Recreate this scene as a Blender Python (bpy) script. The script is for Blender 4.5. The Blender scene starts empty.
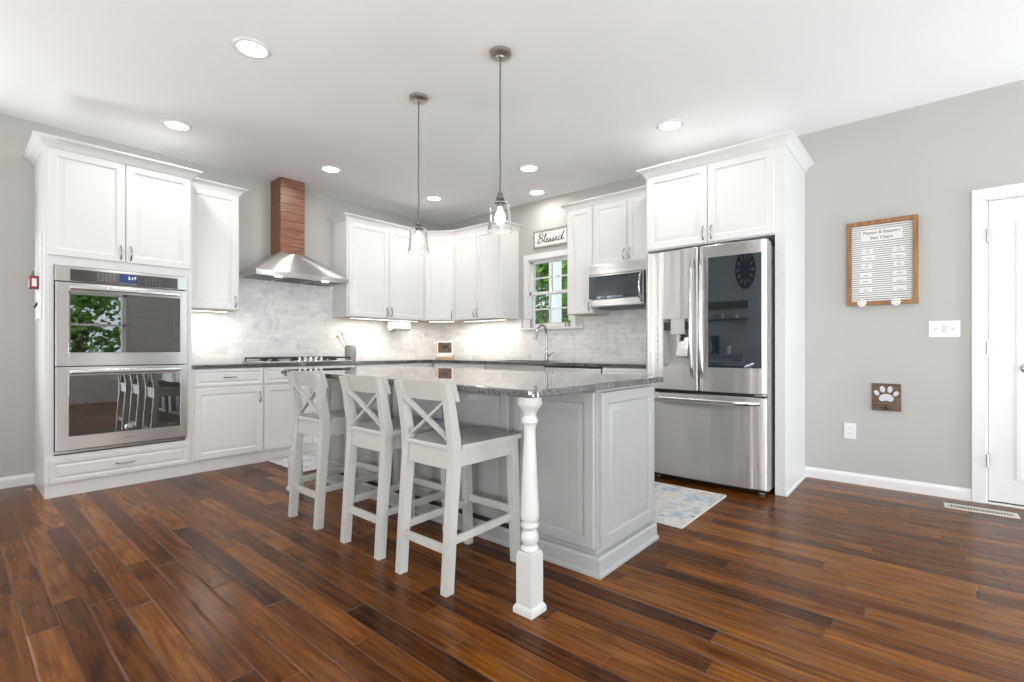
import bpy, bmesh, math, random
from mathutils import Vector, Matrix
random.seed(7)
PI = math.pi
SC = bpy.context.scene
COL = SC.collection

# ------------------------------------------------------------------ camera, world, lights, exposure
cam_d = bpy.data.cameras.new('camera')
cam_d.sensor_width = 36.0
cam_d.lens = 485.5 / 1024 * 36.0
cam_d.shift_y = 7.6 / 1024
cam_d.clip_start = 0.05
cam = bpy.data.objects.new('camera', cam_d)
cam.location = (0, 0, 1.03)
cam.rotation_euler = (PI / 2, 0, math.radians(40.66))
COL.objects.link(cam)
SC.camera = cam

vs = SC.view_settings
vs.view_transform = 'Standard'
vs.look = 'None'
vs.gamma = 1.0
vs.use_curve_mapping = False
vs.exposure = 0.02
SC.cycles.use_denoising = True
SC.cycles.diffuse_bounces = 7
SC.cycles.glossy_bounces = 5
SC.cycles.max_bounces = 14
SC.cycles.transparent_max_bounces = 16
SC.cycles.sample_clamp_indirect = 6.0
SC.cycles.caustics_reflective = False
SC.cycles.caustics_refractive = False

world = bpy.data.worlds.new('daylight_sky')
world.use_nodes = True
bg = world.node_tree.nodes['Background']
bg.inputs[0].default_value = (0.80, 0.90, 1.0, 1)
bg.inputs[1].default_value = 2.2
SC.world = world


def area_light(name, loc, rot, sx, sy, power, color=(1, 1, 1), shape='RECTANGLE', spread=None):
    d = bpy.data.lights.new(name, 'AREA')
    d.shape = shape
    d.size = sx
    if shape in ('RECTANGLE', 'ELLIPSE'):
        d.size_y = sy
    d.energy = power
    d.color = color
    if spread:
        d.spread = spread
    o = bpy.data.objects.new(name, d)
    o.location = loc
    o.rotation_euler = rot
    COL.objects.link(o)
    return o


# room extents (metres, floor z = 0, camera above the origin)
XA, YB, ZC = -5.18, 4.51, 2.76          # oven wall plane, window wall plane, ceiling
XR, YF = 2.9, -1.9                      # right wall and the wall behind the camera
XF = -4.585                             # face of base cabinets on the oven wall
XU, YU = -4.87, 4.19                    # faces of wall cabinets
YBF = 3.86                              # face of base cabinets on the window wall
CT = 0.897                              # counter top height

# daylight lamps at unseen doors and windows, put in to light the room
area_light('patio_daylight', (XR + 0.14, 3.86, 1.06), (0, math.radians(94), 0), 1.9, 1.0, 62, (0.74, 0.90, 1.0))
area_light('patio_fill_daylight', (XR + 0.14, -0.25, 1.02), (0, math.radians(96), 0), 1.9, 2.2, 30, (0.84, 0.93, 1.0))
area_light('rear_window_daylight', (0.6, YF - 0.14, 1.45), (math.radians(-98), 0, PI), 3.1, 1.6, 8, (1.0, 0.985, 0.96))
area_light('side_fill_daylight', (XA - 0.14, -0.95, 1.45), (0, math.radians(-98), 0), 1.6, 1.3, 14, (1.0, 0.985, 0.96))  # added for the left part of the ceiling
# added fill lamps aimed upward from the openings to brighten the ceiling
area_light('patio_ground_bounce', (XR + 0.10, 3.86, 0.45), (0, math.radians(140), 0), 0.8, 1.0, 36, (0.97, 0.98, 1.0))
area_light('patio_ceiling_fill_b', (XR + 0.10, -0.25, 0.45), (0, math.radians(140), 0), 0.8, 2.2, 90, (0.97, 0.98, 1.0))
area_light('rear_ceiling_fill', (0.6, YF - 0.10, 0.95), (math.radians(-145), 0, PI), 3.1, 0.6, 170, (0.99, 0.99, 1.0))
area_light('side_ceiling_fill', (XA - 0.13, -0.95, 0.95), (0, math.radians(-125), 0), 0.6, 1.3, 44, (0.99, 0.99, 1.0))
sun_d = bpy.data.lights.new('sun', 'SUN')
sun_d.energy = 3.0
sun_d.angle = 0.02
sun_o = bpy.data.objects.new('sun', sun_d)
sun_o.rotation_euler = (math.radians(22), 0, math.radians(15))
COL.objects.link(sun_o)


# ------------------------------------------------------------------ node helpers and materials
class NT:
    def __init__(self, name):
        self.m = bpy.data.materials.new(name)
        self.m.use_nodes = True
        self.t = self.m.node_tree
        self.p = self.t.nodes['Principled BSDF']
        self.out = self.t.nodes['Material Output']

    def n(self, typ, **kw):
        nd = self.t.nodes.new(typ)
        for k, v in kw.items():
            setattr(nd, k, v)
        return nd

    def l(self, a, b):
        self.t.links.new(a, b)

    def set(self, sock, v):
        if hasattr(v, 'is_linked') or hasattr(v, 'links'):
            self.l(v, sock)
        else:
            sock.default_value = v

    def math(self, op, a, b=0.0, c=None):
        nd = self.n('ShaderNodeMath', operation=op)
        self.set(nd.inputs[0], a)
        self.set(nd.inputs[1], b)
        if c is not None:
            self.set(nd.inputs[2], c)
        return nd.outputs[0]

    def coord(self, kind='Object', scale=(1, 1, 1)):
        tc = self.n('ShaderNodeTexCoord')
        mp = self.n('ShaderNodeMapping')
        mp.inputs['Scale'].default_value = scale
        self.l(tc.outputs[kind], mp.inputs[0])
        return mp.outputs[0]

    def noise(self, vec, scale=5, detail=3, rough=0.5, dist=0.0):
        nd = self.n('ShaderNodeTexNoise')
        self.l(vec, nd.inputs['Vector'])
        nd.inputs['Scale'].default_value = scale
        nd.inputs['Detail'].default_value = detail
        nd.inputs['Roughness'].default_value = rough
        nd.inputs['Distortion'].default_value = dist
        return nd.outputs[0]

    def ramp(self, fac, stops):
        nd = self.n('ShaderNodeValToRGB')
        el = nd.color_ramp.elements
        while len(el) < len(stops):
            el.new(0.5)
        for e, (p, c) in zip(el, stops):
            e.position = p
            e.color = (c[0], c[1], c[2], 1)
        self.l(fac, nd.inputs[0])
        return nd.outputs[0]

    def mix(self, fac, a, b, blend='MIX'):
        nd = self.n('ShaderNodeMix', data_type='RGBA', blend_type=blend)
        self.set(nd.inputs[0], fac)
        self.set(nd.inputs[6], a)
        self.set(nd.inputs[7], b)
        return nd.outputs[2]

    def bump(self, h, strength=0.2, dist=0.01):
        nd = self.n('ShaderNodeBump')
        nd.inputs['Strength'].default_value = strength
        nd.inputs['Distance'].default_value = dist
        self.l(h, nd.inputs['Height'])
        self.l(nd.outputs[0], self.p.inputs['Normal'])
        return nd


def plain(name, col, rough=0.5, metal=0.0, bump=0.0, bscale=60, spec=None, vary=0.03):
    k = NT(name)
    k.p.inputs['Roughness'].default_value = rough
    k.p.inputs['Metallic'].default_value = metal
    if spec is not None:
        k.p.inputs['Specular IOR Level'].default_value = spec
    v = k.coord()
    nz = k.noise(v, bscale, 2)
    c2 = tuple(max(0, c * (1 - vary)) for c in col)
    k.l(k.ramp(nz, [(0.3, c2), (0.7, col)]), k.p.inputs['Base Color'])
    if bump:
        k.bump(nz, bump, 0.002)
    return k.m


def emitter(name, col, strength, base=(0.9, 0.9, 0.9)):
    k = NT(name)
    k.p.inputs['Base Color'].default_value = (*base, 1)
    k.p.inputs['Emission Color'].default_value = (*col, 1)
    k.p.inputs['Emission Strength'].default_value = strength
    return k.m


def thin_glass(name, tint=(1, 1, 1), refl=0.08, rough=0.0, ior=1.5):
    k = NT(name)
    tr = k.n('ShaderNodeBsdfTransparent')
    tr.inputs[0].default_value = (*tint, 1)
    gl = k.n('ShaderNodeBsdfGlossy')
    gl.inputs['Roughness'].default_value = rough
    fr = k.n('ShaderNodeFresnel')
    fr.inputs[0].default_value = ior
    f = k.math('ADD', fr.outputs[0], refl)
    f = k.math('MINIMUM', f, 1.0)
    mx = k.n('ShaderNodeMixShader')
    k.l(f, mx.inputs[0])
    k.l(tr.outputs[0], mx.inputs[1])
    k.l(gl.outputs[0], mx.inputs[2])
    k.l(mx.outputs[0], k.out.inputs[0])
    return k.m


def steel(name, col=(0.72, 0.71, 0.70), rough=0.36, grain=(1.5, 1.5, 500), strength=0.012, aniso=1.0, wave=0.0):
    k = NT(name)
    k.p.inputs['Metallic'].default_value = 1.0
    v = k.coord('Object', grain)
    nz = k.noise(v, 3, 3)
    k.l(k.ramp(nz, [(0.25, tuple(c * 0.96 for c in col)), (0.75, col)]), k.p.inputs['Base Color'])
    r = k.n('ShaderNodeMapRange')
    k.l(nz, r.inputs[0])
    r.inputs[3].default_value = rough * 0.85
    r.inputs[4].default_value = rough * 1.15
    k.l(r.outputs[0], k.p.inputs['Roughness'])
    if aniso:
        k.p.inputs['Anisotropic'].default_value = aniso
        k.p.inputs['Anisotropic Rotation'].default_value = 0.25
        tg = k.n('ShaderNodeTangent', direction_type='RADIAL', axis='Z')
        k.l(tg.outputs[0], k.p.inputs['Tangent'])
    if wave:
        wv = k.noise(k.coord('Object', (11.0, 0.0, 0.35)), 1.0, 2, 0.5)
        k.bump(wv, 1.0, wave)
    else:
        k.bump(nz, strength, 0.0006)
    return k.m


def wood(name, dark, mid, light, axis=0, rough=0.45, scale=1.0, bump=0.15):
    k = NT(name)
    s = [14 * scale] * 3
    s[axis] = 1.2 * scale
    v = k.coord('Object', tuple(s))
    n1 = k.noise(v, 2.2, 5, 0.6, 1.4)
    k.l(k.ramp(n1, [(0.3, dark), (0.5, mid), (0.72, light)]), k.p.inputs['Base Color'])
    k.p.inputs['Roughness'].default_value = rough
    k.bump(n1, bump, 0.002)
    return k.m


def floor_material():
    k = NT('hand_scraped_hickory')
    W, L = 0.092, 1.25
    tc = k.n('ShaderNodeTexCoord')
    sp = k.n('ShaderNodeSeparateXYZ')
    k.l(tc.outputs['Object'], sp.inputs[0])
    x, y = sp.outputs[0], sp.outputs[1]
    ys = k.math('DIVIDE', y, W)
    row = k.math('FLOOR', ys)
    fy = k.math('FRACT', ys)
    wn = k.n('ShaderNodeTexWhiteNoise', noise_dimensions='1D')
    k.l(row, wn.inputs['W'])
    xs = k.math('ADD', k.math('DIVIDE', x, L), k.math('MULTIPLY', wn.outputs[0], 9.0))
    idx = k.math('FLOOR', xs)
    fx = k.math('FRACT', xs)
    cb = k.n('ShaderNodeCombineXYZ')
    k.l(row, cb.inputs[0])
    k.l(idx, cb.inputs[1])
    w2 = k.n('ShaderNodeTexWhiteNoise', noise_dimensions='2D')
    k.l(cb.outputs[0], w2.inputs['Vector'])
    rnd = w2.outputs[0]
    gv = k.n('ShaderNodeCombineXYZ')
    k.l(k.math('ADD', k.math('MULTIPLY', x, 2.2), k.math('MULTIPLY', rnd, 60.0)), gv.inputs[0])
    k.l(k.math('MULTIPLY', y, 42.0), gv.inputs[1])
    k.l(rnd, gv.inputs[2])
    grain = k.noise(gv.outputs[0], 1.3, 4, 0.55, 0.35)
    kv = k.n('ShaderNodeCombineXYZ')
    k.l(k.math('ADD', k.math('MULTIPLY', x, 4.5), k.math('MULTIPLY', rnd, 31.0)), kv.inputs[0])
    k.l(k.math('MULTIPLY', y, 13.0), kv.inputs[1])
    knots = k.noise(kv.outputs[0], 1.0, 2, 0.5, 0.3)
    t = k.math('ADD', k.math('MULTIPLY', rnd, 0.36), k.math('MULTIPLY', grain, 0.64))
    base = k.ramp(t, [(0.24, (0.024, 0.007, 0.0015)), (0.42, (0.082, 0.024, 0.0035)),
                      (0.58, (0.142, 0.045, 0.0065)), (0.84, (0.29, 0.110, 0.018))])
    km = k.ramp(knots, [(0.26, (0.48, 0.42, 0.36)), (0.48, (1, 1, 1))])
    base = k.mix(1.0, base, km, 'MULTIPLY')
    ex = k.math('MULTIPLY', k.math('MINIMUM', fx, k.math('SUBTRACT', 1.0, fx)), L)
    ey = k.math('MULTIPLY', k.math('MINIMUM', fy, k.math('SUBTRACT', 1.0, fy)), W)
    e = k.math('MINIMUM', ex, ey)
    gap = k.n('ShaderNodeMapRange', clamp=True)
    k.l(e, gap.inputs[0])
    gap.inputs[1].default_value = 0.0008
    gap.inputs[2].default_value = 0.0026
    base = k.mix(gap.outputs[0], (0.13, 0.055, 0.022, 1), base)
    k.l(base, k.p.inputs['Base Color'])
    # scraped ripples run across each board, edges eased
    rv = k.n('ShaderNodeCombineXYZ')
    k.l(k.math('ADD', k.math('MULTIPLY', x, 5.0), k.math('MULTIPLY', rnd, 17.0)), rv.inputs[0])
    k.l(k.math('MULTIPLY', y, 22.0), rv.inputs[1])
    rip = k.noise(rv.outputs[0], 1.3, 3)
    edge = k.n('ShaderNodeMapRange', clamp=True)
    k.l(e, edge.inputs[0])
    edge.inputs[1].default_value = 0.0
    edge.inputs[2].default_value = 0.007
    h = k.math('ADD', k.math('MULTIPLY', rip, 0.7), k.math('MULTIPLY', edge.outputs[0], 0.8))
    h = k.math('ADD', h, k.math('MULTIPLY', grain, 0.25))
    k.bump(h, 0.5, 0.004)
    rr = k.n('ShaderNodeMapRange')
    k.l(grain, rr.inputs[0])
    rr.inputs[3].default_value = 0.18
    rr.inputs[4].default_value = 0.28
    k.p.inputs['Specular IOR Level'].default_value = 0.16
    k.l(rr.outputs[0], k.p.inputs['Roughness'])
    return k.m


def tile_material():
    k = NT('marble_subway_tile')
    v = k.coord()
    sp = k.n('ShaderNodeSeparateXYZ')
    k.l(v, sp.inputs[0])
    cb = k.n('ShaderNodeCombineXYZ')
    k.l(sp.outputs[0], cb.inputs[0])
    k.l(sp.outputs[2], cb.inputs[1])
    br = k.n('ShaderNodeTexBrick')
    k.l(cb.outputs[0], br.inputs['Vector'])
    br.inputs['Scale'].default_value = 1.0
    br.inputs['Brick Width'].default_value = 0.152
    br.inputs['Row Height'].default_value = 0.0515
    br.inputs['Mortar Size'].default_value = 0.0022
    br.inputs['Mortar Smooth'].default_value = 0.3
    br.inputs['Bias'].default_value = -0.25
    br.inputs['Color1'].default_value = (0.90, 0.89, 0.87, 1)
    br.inputs['Color2'].default_value = (0.76, 0.755, 0.755, 1)
    br.inputs['Mortar'].default_value = (0.80, 0.785, 0.76, 1)
    vein = k.noise(v, 5.5, 6, 0.62, 1.6)
    vm = k.ramp(vein, [(0.34, (0.80, 0.80, 0.82)), (0.5, (1, 1, 1)), (0.75, (1, 0.985, 0.96))])
    c = k.mix(0.9, br.outputs[0], vm, 'MULTIPLY')
    k.l(c, k.p.inputs['Base Color'])
    k.p.inputs['Roughness'].default_value = 0.3
    hh = k.math('SUBTRACT', 1.0, br.outputs['Fac'])
    k.bump(hh, 0.5, 0.003)
    return k.m


def granite_material(name='grey_granite'):
    k = NT(name)
    v = k.coord()
    a = k.noise(v, 110, 5, 0.7)
    b = k.noise(v, 14, 4, 0.6)
    vo = k.n('ShaderNodeTexVoronoi')
    k.l(v, vo.inputs['Vector'])
    vo.inputs['Scale'].default_value = 150
    c1 = k.ramp(a, [(0.34, (0.016, 0.016, 0.017)), (0.48, (0.10, 0.098, 0.096)), (0.70, (0.30, 0.295, 0.29))])
    c2 = k.ramp(b, [(0.3, (0.5, 0.5, 0.5)), (0.7, (1.25, 1.22, 1.2))])
    c3 = k.ramp(vo.outputs['Distance'], [(0.12, (0.55, 0.55, 0.55)), (0.4, (1, 1, 1))])
    c = k.mix(1.0, k.mix(1.0, c1, c2, 'MULTIPLY'), c3, 'MULTIPLY')
    k.l(c, k.p.inputs['Base Color'])
    k.p.inputs['Roughness'].default_value = 0.012
    k.p.inputs['IOR'].default_value = 1.8
    return k.m


def rug_material():
    k = NT('faded_blue_rug_pile')
    v = k.coord()
    a = k.noise(v, 7, 6, 0.65, 0.8)
    b = k.noise(v, 28, 4, 0.6)
    c = k.ramp(a, [(0.32, (0.16, 0.25, 0.38)), (0.44, (0.42, 0.48, 0.53)), (0.52, (0.66, 0.63, 0.58)),
                   (0.66, (0.62, 0.52, 0.45)), (0.78, (0.70, 0.68, 0.65))])
    c = k.mix(0.35, c, k.ramp(b, [(0.35, (0.30, 0.38, 0.48)), (0.6, (0.85, 0.83, 0.80))]))
    k.l(c, k.p.inputs['Base Color'])
    k.p.inputs['Roughness'].default_value = 0.95
    k.p.inputs['Specular IOR Level'].default_value = 0.1
    k.bump(k.noise(v, 260, 2), 0.4, 0.003)
    return k.m


M = {}
M['cab'] = plain('white_cabinet_paint', (0.765, 0.765, 0.76), 0.32, bump=0.02, bscale=90, vary=0.01)
M['island'] = plain('island_pale_grey_paint', (0.385, 0.392, 0.382), 0.34, bump=0.02, bscale=90, vary=0.015)
M['stool'] = plain('stool_off_white_paint', (0.49, 0.487, 0.455), 0.38, bump=0.03, bscale=50, vary=0.03)
M['trim'] = plain('white_trim_paint', (0.79, 0.79, 0.79), 0.35, vary=0.01)
M['wall'] = plain('greige_wall_paint', (0.485, 0.477, 0.456), 0.75, bump=0.05, bscale=220, vary=0.015)
M['ceil'] = plain('ceiling_paint', (0.91, 0.915, 0.92), 0.9, bump=0.03, bscale=200, vary=0.01)
M['floor'] = floor_material()
M['tile'] = tile_material()
M['granite'] = granite_material()
M['steel'] = steel('brushed_stainless')
M['steel_dark'] = steel('dark_brushed_stainless', (0.13, 0.127, 0.125), 0.32)
M['steel_door'] = steel('rippled_stainless_door', (0.70, 0.69, 0.68), 0.36, wave=0.0045)
M['steel_plain'] = plain('satin_stainless', (0.60, 0.59, 0.58), 0.22, 1.0)
M['chrome'] = plain('polished_nickel', (0.72, 0.70, 0.68), 0.12, 1.0)
M['pull'] = plain('brushed_nickel_pull', (0.42, 0.40, 0.38), 0.25, 1.0)
M['black'] = plain('black_plastic', (0.012, 0.012, 0.013), 0.35)
M['iron'] = plain('cast_iron', (0.022, 0.022, 0.024), 0.5, bump=0.1)
M['blackglass'] = plain('black_ceramic_glass', (0.01, 0.011, 0.013), 0.04)
M['fridge_glass'] = NT('smoked_mirror_glass').m
_p = M['fridge_glass'].node_tree.nodes['Principled BSDF']
_p.inputs['Base Color'].default_value = (0.012, 0.016, 0.021, 1)
_p.inputs['Roughness'].default_value = 0.02
_p.inputs['IOR'].default_value = 2.2
_p.inputs['Specular Tint'].default_value = (0.78, 0.92, 1.0, 1)
M['oven_glass'] = thin_glass('oven_door_glass', (0.50, 0.48, 0.48), 0.24, 0.01)
M['glass'] = thin_glass('clear_glass', (0.985, 0.99, 0.99), 0.0, 0.0, 1.25)
M['pane'] = thin_glass('window_pane_glass', (0.98, 0.99, 0.99), 0.0)
M['cavity'] = plain('oven_cavity_enamel', (0.05, 0.048, 0.05), 0.35)
M['hoodwood'] = wood('stained_shiplap', (0.095, 0.036, 0.020), (0.20, 0.082, 0.044), (0.33, 0.155, 0.085), 0, 0.38, 2.2, 0.03)
M['oak'] = wood('oak_frame_wood', (0.17, 0.07, 0.022), (0.30, 0.14, 0.05), (0.40, 0.20, 0.08), 2, 0.5)
M['palewood'] = wood('pale_wood', (0.55, 0.38, 0.25), (0.66, 0.49, 0.35), (0.74, 0.60, 0.46), 2, 0.5)
M['plywood'] = wood('cabinet_underside_ply', (0.50, 0.37, 0.25), (0.60, 0.46, 0.33), (0.68, 0.54, 0.40), 0, 0.6)
M['rustic'] = wood('rustic_barn_wood', (0.055, 0.032, 0.018), (0.14, 0.085, 0.05), (0.26, 0.17, 0.11), 0, 0.7)
M['driftwood'] = wood('grey_driftwood', (0.25, 0.24, 0.23), (0.36, 0.35, 0.34), (0.48, 0.47, 0.46), 0, 0.7)
M['lens'] = emitter('lit_lamp_lens', (1.0, 0.97, 0.92), 6.0)
M['bulb'] = emitter('lit_bulb_glass', (1.0, 0.95, 0.88), 9.0)
M['strip'] = emitter('lit_led_strip', (1.0, 0.93, 0.84), 5.0)
M['hoodlens'] = emitter('lit_hood_lamp', (1.0, 0.97, 0.93), 9.0)
M['blue_lcd'] = emitter('blue_clock_display', (0.02, 0.07, 0.42), 0.25, (0.01, 0.02, 0.06))
M['lcd_digits'] = emitter('clock_digits', (0.55, 0.75, 1.0), 1.3)
k = NT('dim_brown_screen')
_c = k.coord('Object', (1, 1, 1))
k.l(k.ramp(k.noise(_c, 9, 1), [(0.42, (0.05, 0.035, 0.03)), (0.5, (0.16, 0.09, 0.07)), (0.58, (0.07, 0.05, 0.045))]), k.p.inputs['Base Color'])
k.p.inputs['Roughness'].default_value = 0.1
M['screen'] = k.m
M['mwscreen'] = plain('dark_microwave_mesh', (0.055, 0.066, 0.075), 0.12, vary=0.1)
M['cord'] = plain('grey_cord', (0.12, 0.12, 0.12), 0.6)
M['teal'] = plain('dark_teal_enamel', (0.02, 0.07, 0.085), 0.3)
M['post'] = plain('island_paint_lit_posts', (0.57, 0.57, 0.55), 0.34, vary=0.015)  # same paint as the island, made paler for the light on the posts
M['socket'] = plain('dark_nickel_socket', (0.20, 0.19, 0.18), 0.4, 1.0)
M['white'] = plain('white_plastic', (0.80, 0.80, 0.79), 0.35, vary=0.01)
M['paper'] = plain('white_paper', (0.80, 0.79, 0.77), 0.8, vary=0.02)
M['ink'] = plain('black_ink', (0.015, 0.015, 0.016), 0.7)
M['greyink'] = plain('grey_ink', (0.25, 0.25, 0.26), 0.7)
M['stone'] = plain('grey_stoneware', (0.40, 0.40, 0.385), 0.45, bump=0.1, bscale=25, vary=0.2)
M['red'] = plain('red_plastic', (0.30, 0.010, 0.028), 0.35)
M['navy'] = plain('navy_plastic', (0.02, 0.03, 0.10), 0.4)
M['green'] = plain('green_plastic', (0.05, 0.30, 0.12), 0.4)
M['greyplastic'] = plain('grey_plastic', (0.36, 0.37, 0.38), 0.4)
M['dispgrey'] = plain('dispenser_grey', (0.50, 0.50, 0.49), 0.35)
M['vent'] = plain('almond_vent_paint', (0.60, 0.57, 0.50), 0.45)
M['rug'] = rug_material()
M['rugedge'] = plain('cream_rug_binding', (0.66, 0.63, 0.58), 0.95)
M['leaf'] = plain('leaf_green', (0.22, 0.45, 0.08), 0.6, vary=0.5, bscale=3)
M['leaf2'] = plain('leaf_dark_green', (0.13, 0.32, 0.06), 0.6, vary=0.5, bscale=3)
M['bark'] = plain('tree_bark', (0.20, 0.15, 0.11), 0.9, bump=0.4, bscale=12, vary=0.4)
M['lawn'] = plain('lawn_turf', (0.09, 0.19, 0.04), 0.95, bump=0.5, bscale=30, vary=0.4)
M['switchgap'] = plain('switch_pale_grey', (0.66, 0.66, 0.65), 0.5)  # pale grey of the switch rocker and dials
M['pad'] = plain('washed_white_paint', (0.66, 0.68, 0.72), 0.7, bump=0.2, bscale=40, vary=0.15)
M['brass'] = plain('satin_nickel_hinge', (0.50, 0.48, 0.44), 0.35, 1.0)
M['canopy'] = plain('pewter_canopy', (0.46, 0.42, 0.38), 0.3, 1.0)


# ------------------------------------------------------------------ mesh helpers
class MB:
    """collects shapes; each face remembers a material slot"""

    def __init__(self):
        self.v, self.f, self.mi = [], [], []
        self.slot = 0

    def add(self, verts, faces):
        o = len(self.v)
        self.v += [tuple(p) for p in verts]
        for f in faces:
            self.f.append(tuple(o + i for i in f))
            self.mi.append(self.slot)
        return self

    def box(self, x0, x1, y0, y1, z0, z1, bev=0.0, seg=2):
        if x0 > x1: x0, x1 = x1, x0
        if y0 > y1: y0, y1 = y1, y0
        if z0 > z1: z0, z1 = z1, z0
        v = [(x0, y0, z0), (x1, y0, z0), (x1, y1, z0), (x0, y1, z0), (x0, y0, z1), (x1, y0, z1), (x1, y1, z1), (x0, y1, z1)]
        f = [(0, 3, 2, 1), (4, 5, 6, 7), (0, 1, 5, 4), (1, 2, 6, 5), (2, 3, 7, 6), (3, 0, 4, 7)]
        if not bev:
            return self.add(v, f)
        bev = min(bev, 0.48 * min(x1 - x0, y1 - y0, z1 - z0))
        bm = bmesh.new()
        bv = [bm.verts.new(p) for p in v]
        for q in f:
            bm.faces.new([bv[i] for i in q])
        bmesh.ops.bevel(bm, geom=bm.edges[:], offset=bev, segments=seg, profile=0.5, affect='EDGES')
        bm.verts.index_update()
        self.add([p.co[:] for p in bm.verts], [[w.index for w in q.verts] for q in bm.faces])
        bm.free()
        return self

    def obox(self, c, ax, ay, az, hx, hy, hz, bev=0.0):
        """oriented box"""
        t = MB()
        t.box(-hx, hx, -hy, hy, -hz, hz, bev)
        c, ax, ay, az = Vector(c), Vector(ax), Vector(ay), Vector(az)
        return self.add([c + ax * p[0] + ay * p[1] + az * p[2] for p in t.v], t.f)

    def bar(self, p, q, w, d, up=(0, 0, 1), bev=0.0):
        """rectangular bar from p to q; w across, d along the up-ish direction"""
        p, q = Vector(p), Vector(q)
        a = (q - p)
        L = a.length
        a.normalize()
        u = Vector(up)
        s = a.cross(u)
        s.normalize()
        u = s.cross(a)
        return self.obox((p + q) / 2, a, s, u, L / 2, w / 2, d / 2, bev)

    def loft(self, rings, cap0=True, cap1=True, closed=True):
        n = len(rings[0])
        vs_, fs = [], []
        for r in rings:
            vs_ += list(r)
        for i in range(len(rings) - 1):
            for j in range(n if closed else n - 1):
                k = (j + 1) % n
                fs.append((i * n + j, i * n + k, (i + 1) * n + k, (i + 1) * n + j))
        if cap0: fs.append(tuple(range(n))[::-1])
        if cap1: fs.append(tuple(range((len(rings) - 1) * n, len(rings) * n)))
        return self.add(vs_, fs)

    def tube(self, pts, r, seg=8, caps=True):
        pts = [Vector(p) for p in pts]
        rs = r if isinstance(r, (list, tuple)) else [r] * len(pts)
        rings = []
        up = None
        for i, p in enumerate(pts):
            if i == 0: t = pts[1] - p
            elif i == len(pts) - 1: t = p - pts[i - 1]
            else: t = (pts[i + 1] - p).normalized() + (p - pts[i - 1]).normalized()
            t.normalize()
            if up is None:
                up = Vector((0, 0, 1)) if abs(t.z) < 0.9 else Vector((1, 0, 0))
            s = t.cross(up)
            if s.length < 1e-6:
                s = t.orthogonal()
            s.normalize()
            up = s.cross(t).normalized()
            rings.append([p + (s * math.cos(2 * PI * j / seg) + up * math.sin(2 * PI * j / seg)) * rs[i] for j in range(seg)])
        return self.loft(rings, caps, caps)

    def lathe(self, prof, c=(0, 0, 0), seg=24, axis='z', caps=True):
        rings = []
        for r, h in prof:
            ring = []
            for j in range(seg):
                a = 2 * PI * j / seg
                u, w = r * math.cos(a), r * math.sin(a)
                if axis == 'z': q = (u, w, h)
                elif axis == 'y': q = (u, h, w)
                else: q = (h, u, w)
                ring.append((c[0] + q[0], c[1] + q[1], c[2] + q[2]))
            rings.append(ring)
        return self.loft(rings, caps, caps)

    def prism(self, poly, a0, a1, axis='z'):
        def P(p, h):
            if axis == 'z': return (p[0], p[1], h)
            if axis == 'y': return (p[0], h, p[1])
            return (h, p[0], p[1])
        return self.loft([[P(p, a0) for p in poly], [P(p, a1) for p in poly]])

    def door(self, x0, x1, z0, z1, y=0.0, t=0.02, f=0.056, raise_=0.038):
        """raised panel front: back at y, face towards -y"""
        w, h = x1 - x0, z1 - z0
        m = min(w, h)
        if f * 2 + raise_ * 2 + 0.05 > m:
            s = m / (f * 2 + raise_ * 2 + 0.06)
            f, raise_ = f * s, raise_ * s
        loops = [(0, 0), (0, t - 0.003), (0.003, t), (f - 0.008, t), (f - 0.002, t - 0.003), (f, t - 0.009), (f + 0.007, t - 0.009),
                 (f + raise_ * 0.8, t - 0.0025), (f + raise_, t - 0.002)]
        rings = []
        for i, d in loops:
            rings.append([(x0 + i, y - d, z0 + i), (x1 - i, y - d, z0 + i), (x1 - i, y - d, z1 - i), (x0 + i, y - d, z1 - i)])
        return self.loft(rings)

    def sweep(self, prof, path):
        """profile (out, z) swept along an xy path; out is to the right of travel; mitred corners"""
        n = len(path)
        rings = []
        for i, p in enumerate(path):
            def nrm(a, b):
                dx, dy = b[0] - a[0], b[1] - a[1]
                l = math.hypot(dx, dy)
                return Vector((dy / l, -dx / l))
            if i == 0: m = nrm(path[0], path[1])
            elif i == n - 1: m = nrm(path[-2], path[-1])
            else:
                a, b = nrm(path[i - 1], p), nrm(p, path[i + 1])
                m = (a + b)
                m = m / (m.length ** 2 / 2) if m.length > 1e-6 else a
            rings.append([(p[0] + m.x * o, p[1] + m.y * o, z) for o, z in prof])
        return self.loft(rings)

    def build(self, name, mats, parent=None, angle=35, loc=None, rot=None):
        me = bpy.data.meshes.new(name)
        me.from_pydata(self.v, [], self.f)
        bm = bmesh.new()
        bm.from_mesh(me)
        bmesh.ops.recalc_face_normals(bm, faces=bm.faces)
        bm.to_mesh(me)
        bm.free()
        if not isinstance(mats, (list, tuple)):
            mats = [mats]
        for m in mats:
            me.materials.append(M[m] if isinstance(m, str) else m)
        for i, p in enumerate(me.polygons):
            p.material_index = self.mi[i]
            p.use_smooth = True
        me.set_sharp_from_angle(angle=math.radians(angle))
        me.update()
        o = bpy.data.objects.new(name, me)
        if loc: o.location = loc
        if rot: o.rotation_euler = rot
        COL.objects.link(o)
        if parent: o.parent = parent
        wn = o.modifiers.new('even_shading', 'WEIGHTED_NORMAL')
        wn.keep_sharp = True
        wn.weight = 100
        return o


def tag(o, label=None, cat=None, group=None, kind=None):
    if label: o['label'] = label
    if cat: o['category'] = cat
    if group: o['group'] = group
    if kind: o['kind'] = kind
    return o


def thing(name, label, cat, loc=(0, 0, 0), rz=0.0, group=None):
    o = bpy.data.objects.new(name, None)
    o.empty_display_size = 0.1
    o.location = loc
    o.rotation_euler = (0, 0, rz)
    COL.objects.link(o)
    return tag(o, label, cat, group)


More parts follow.
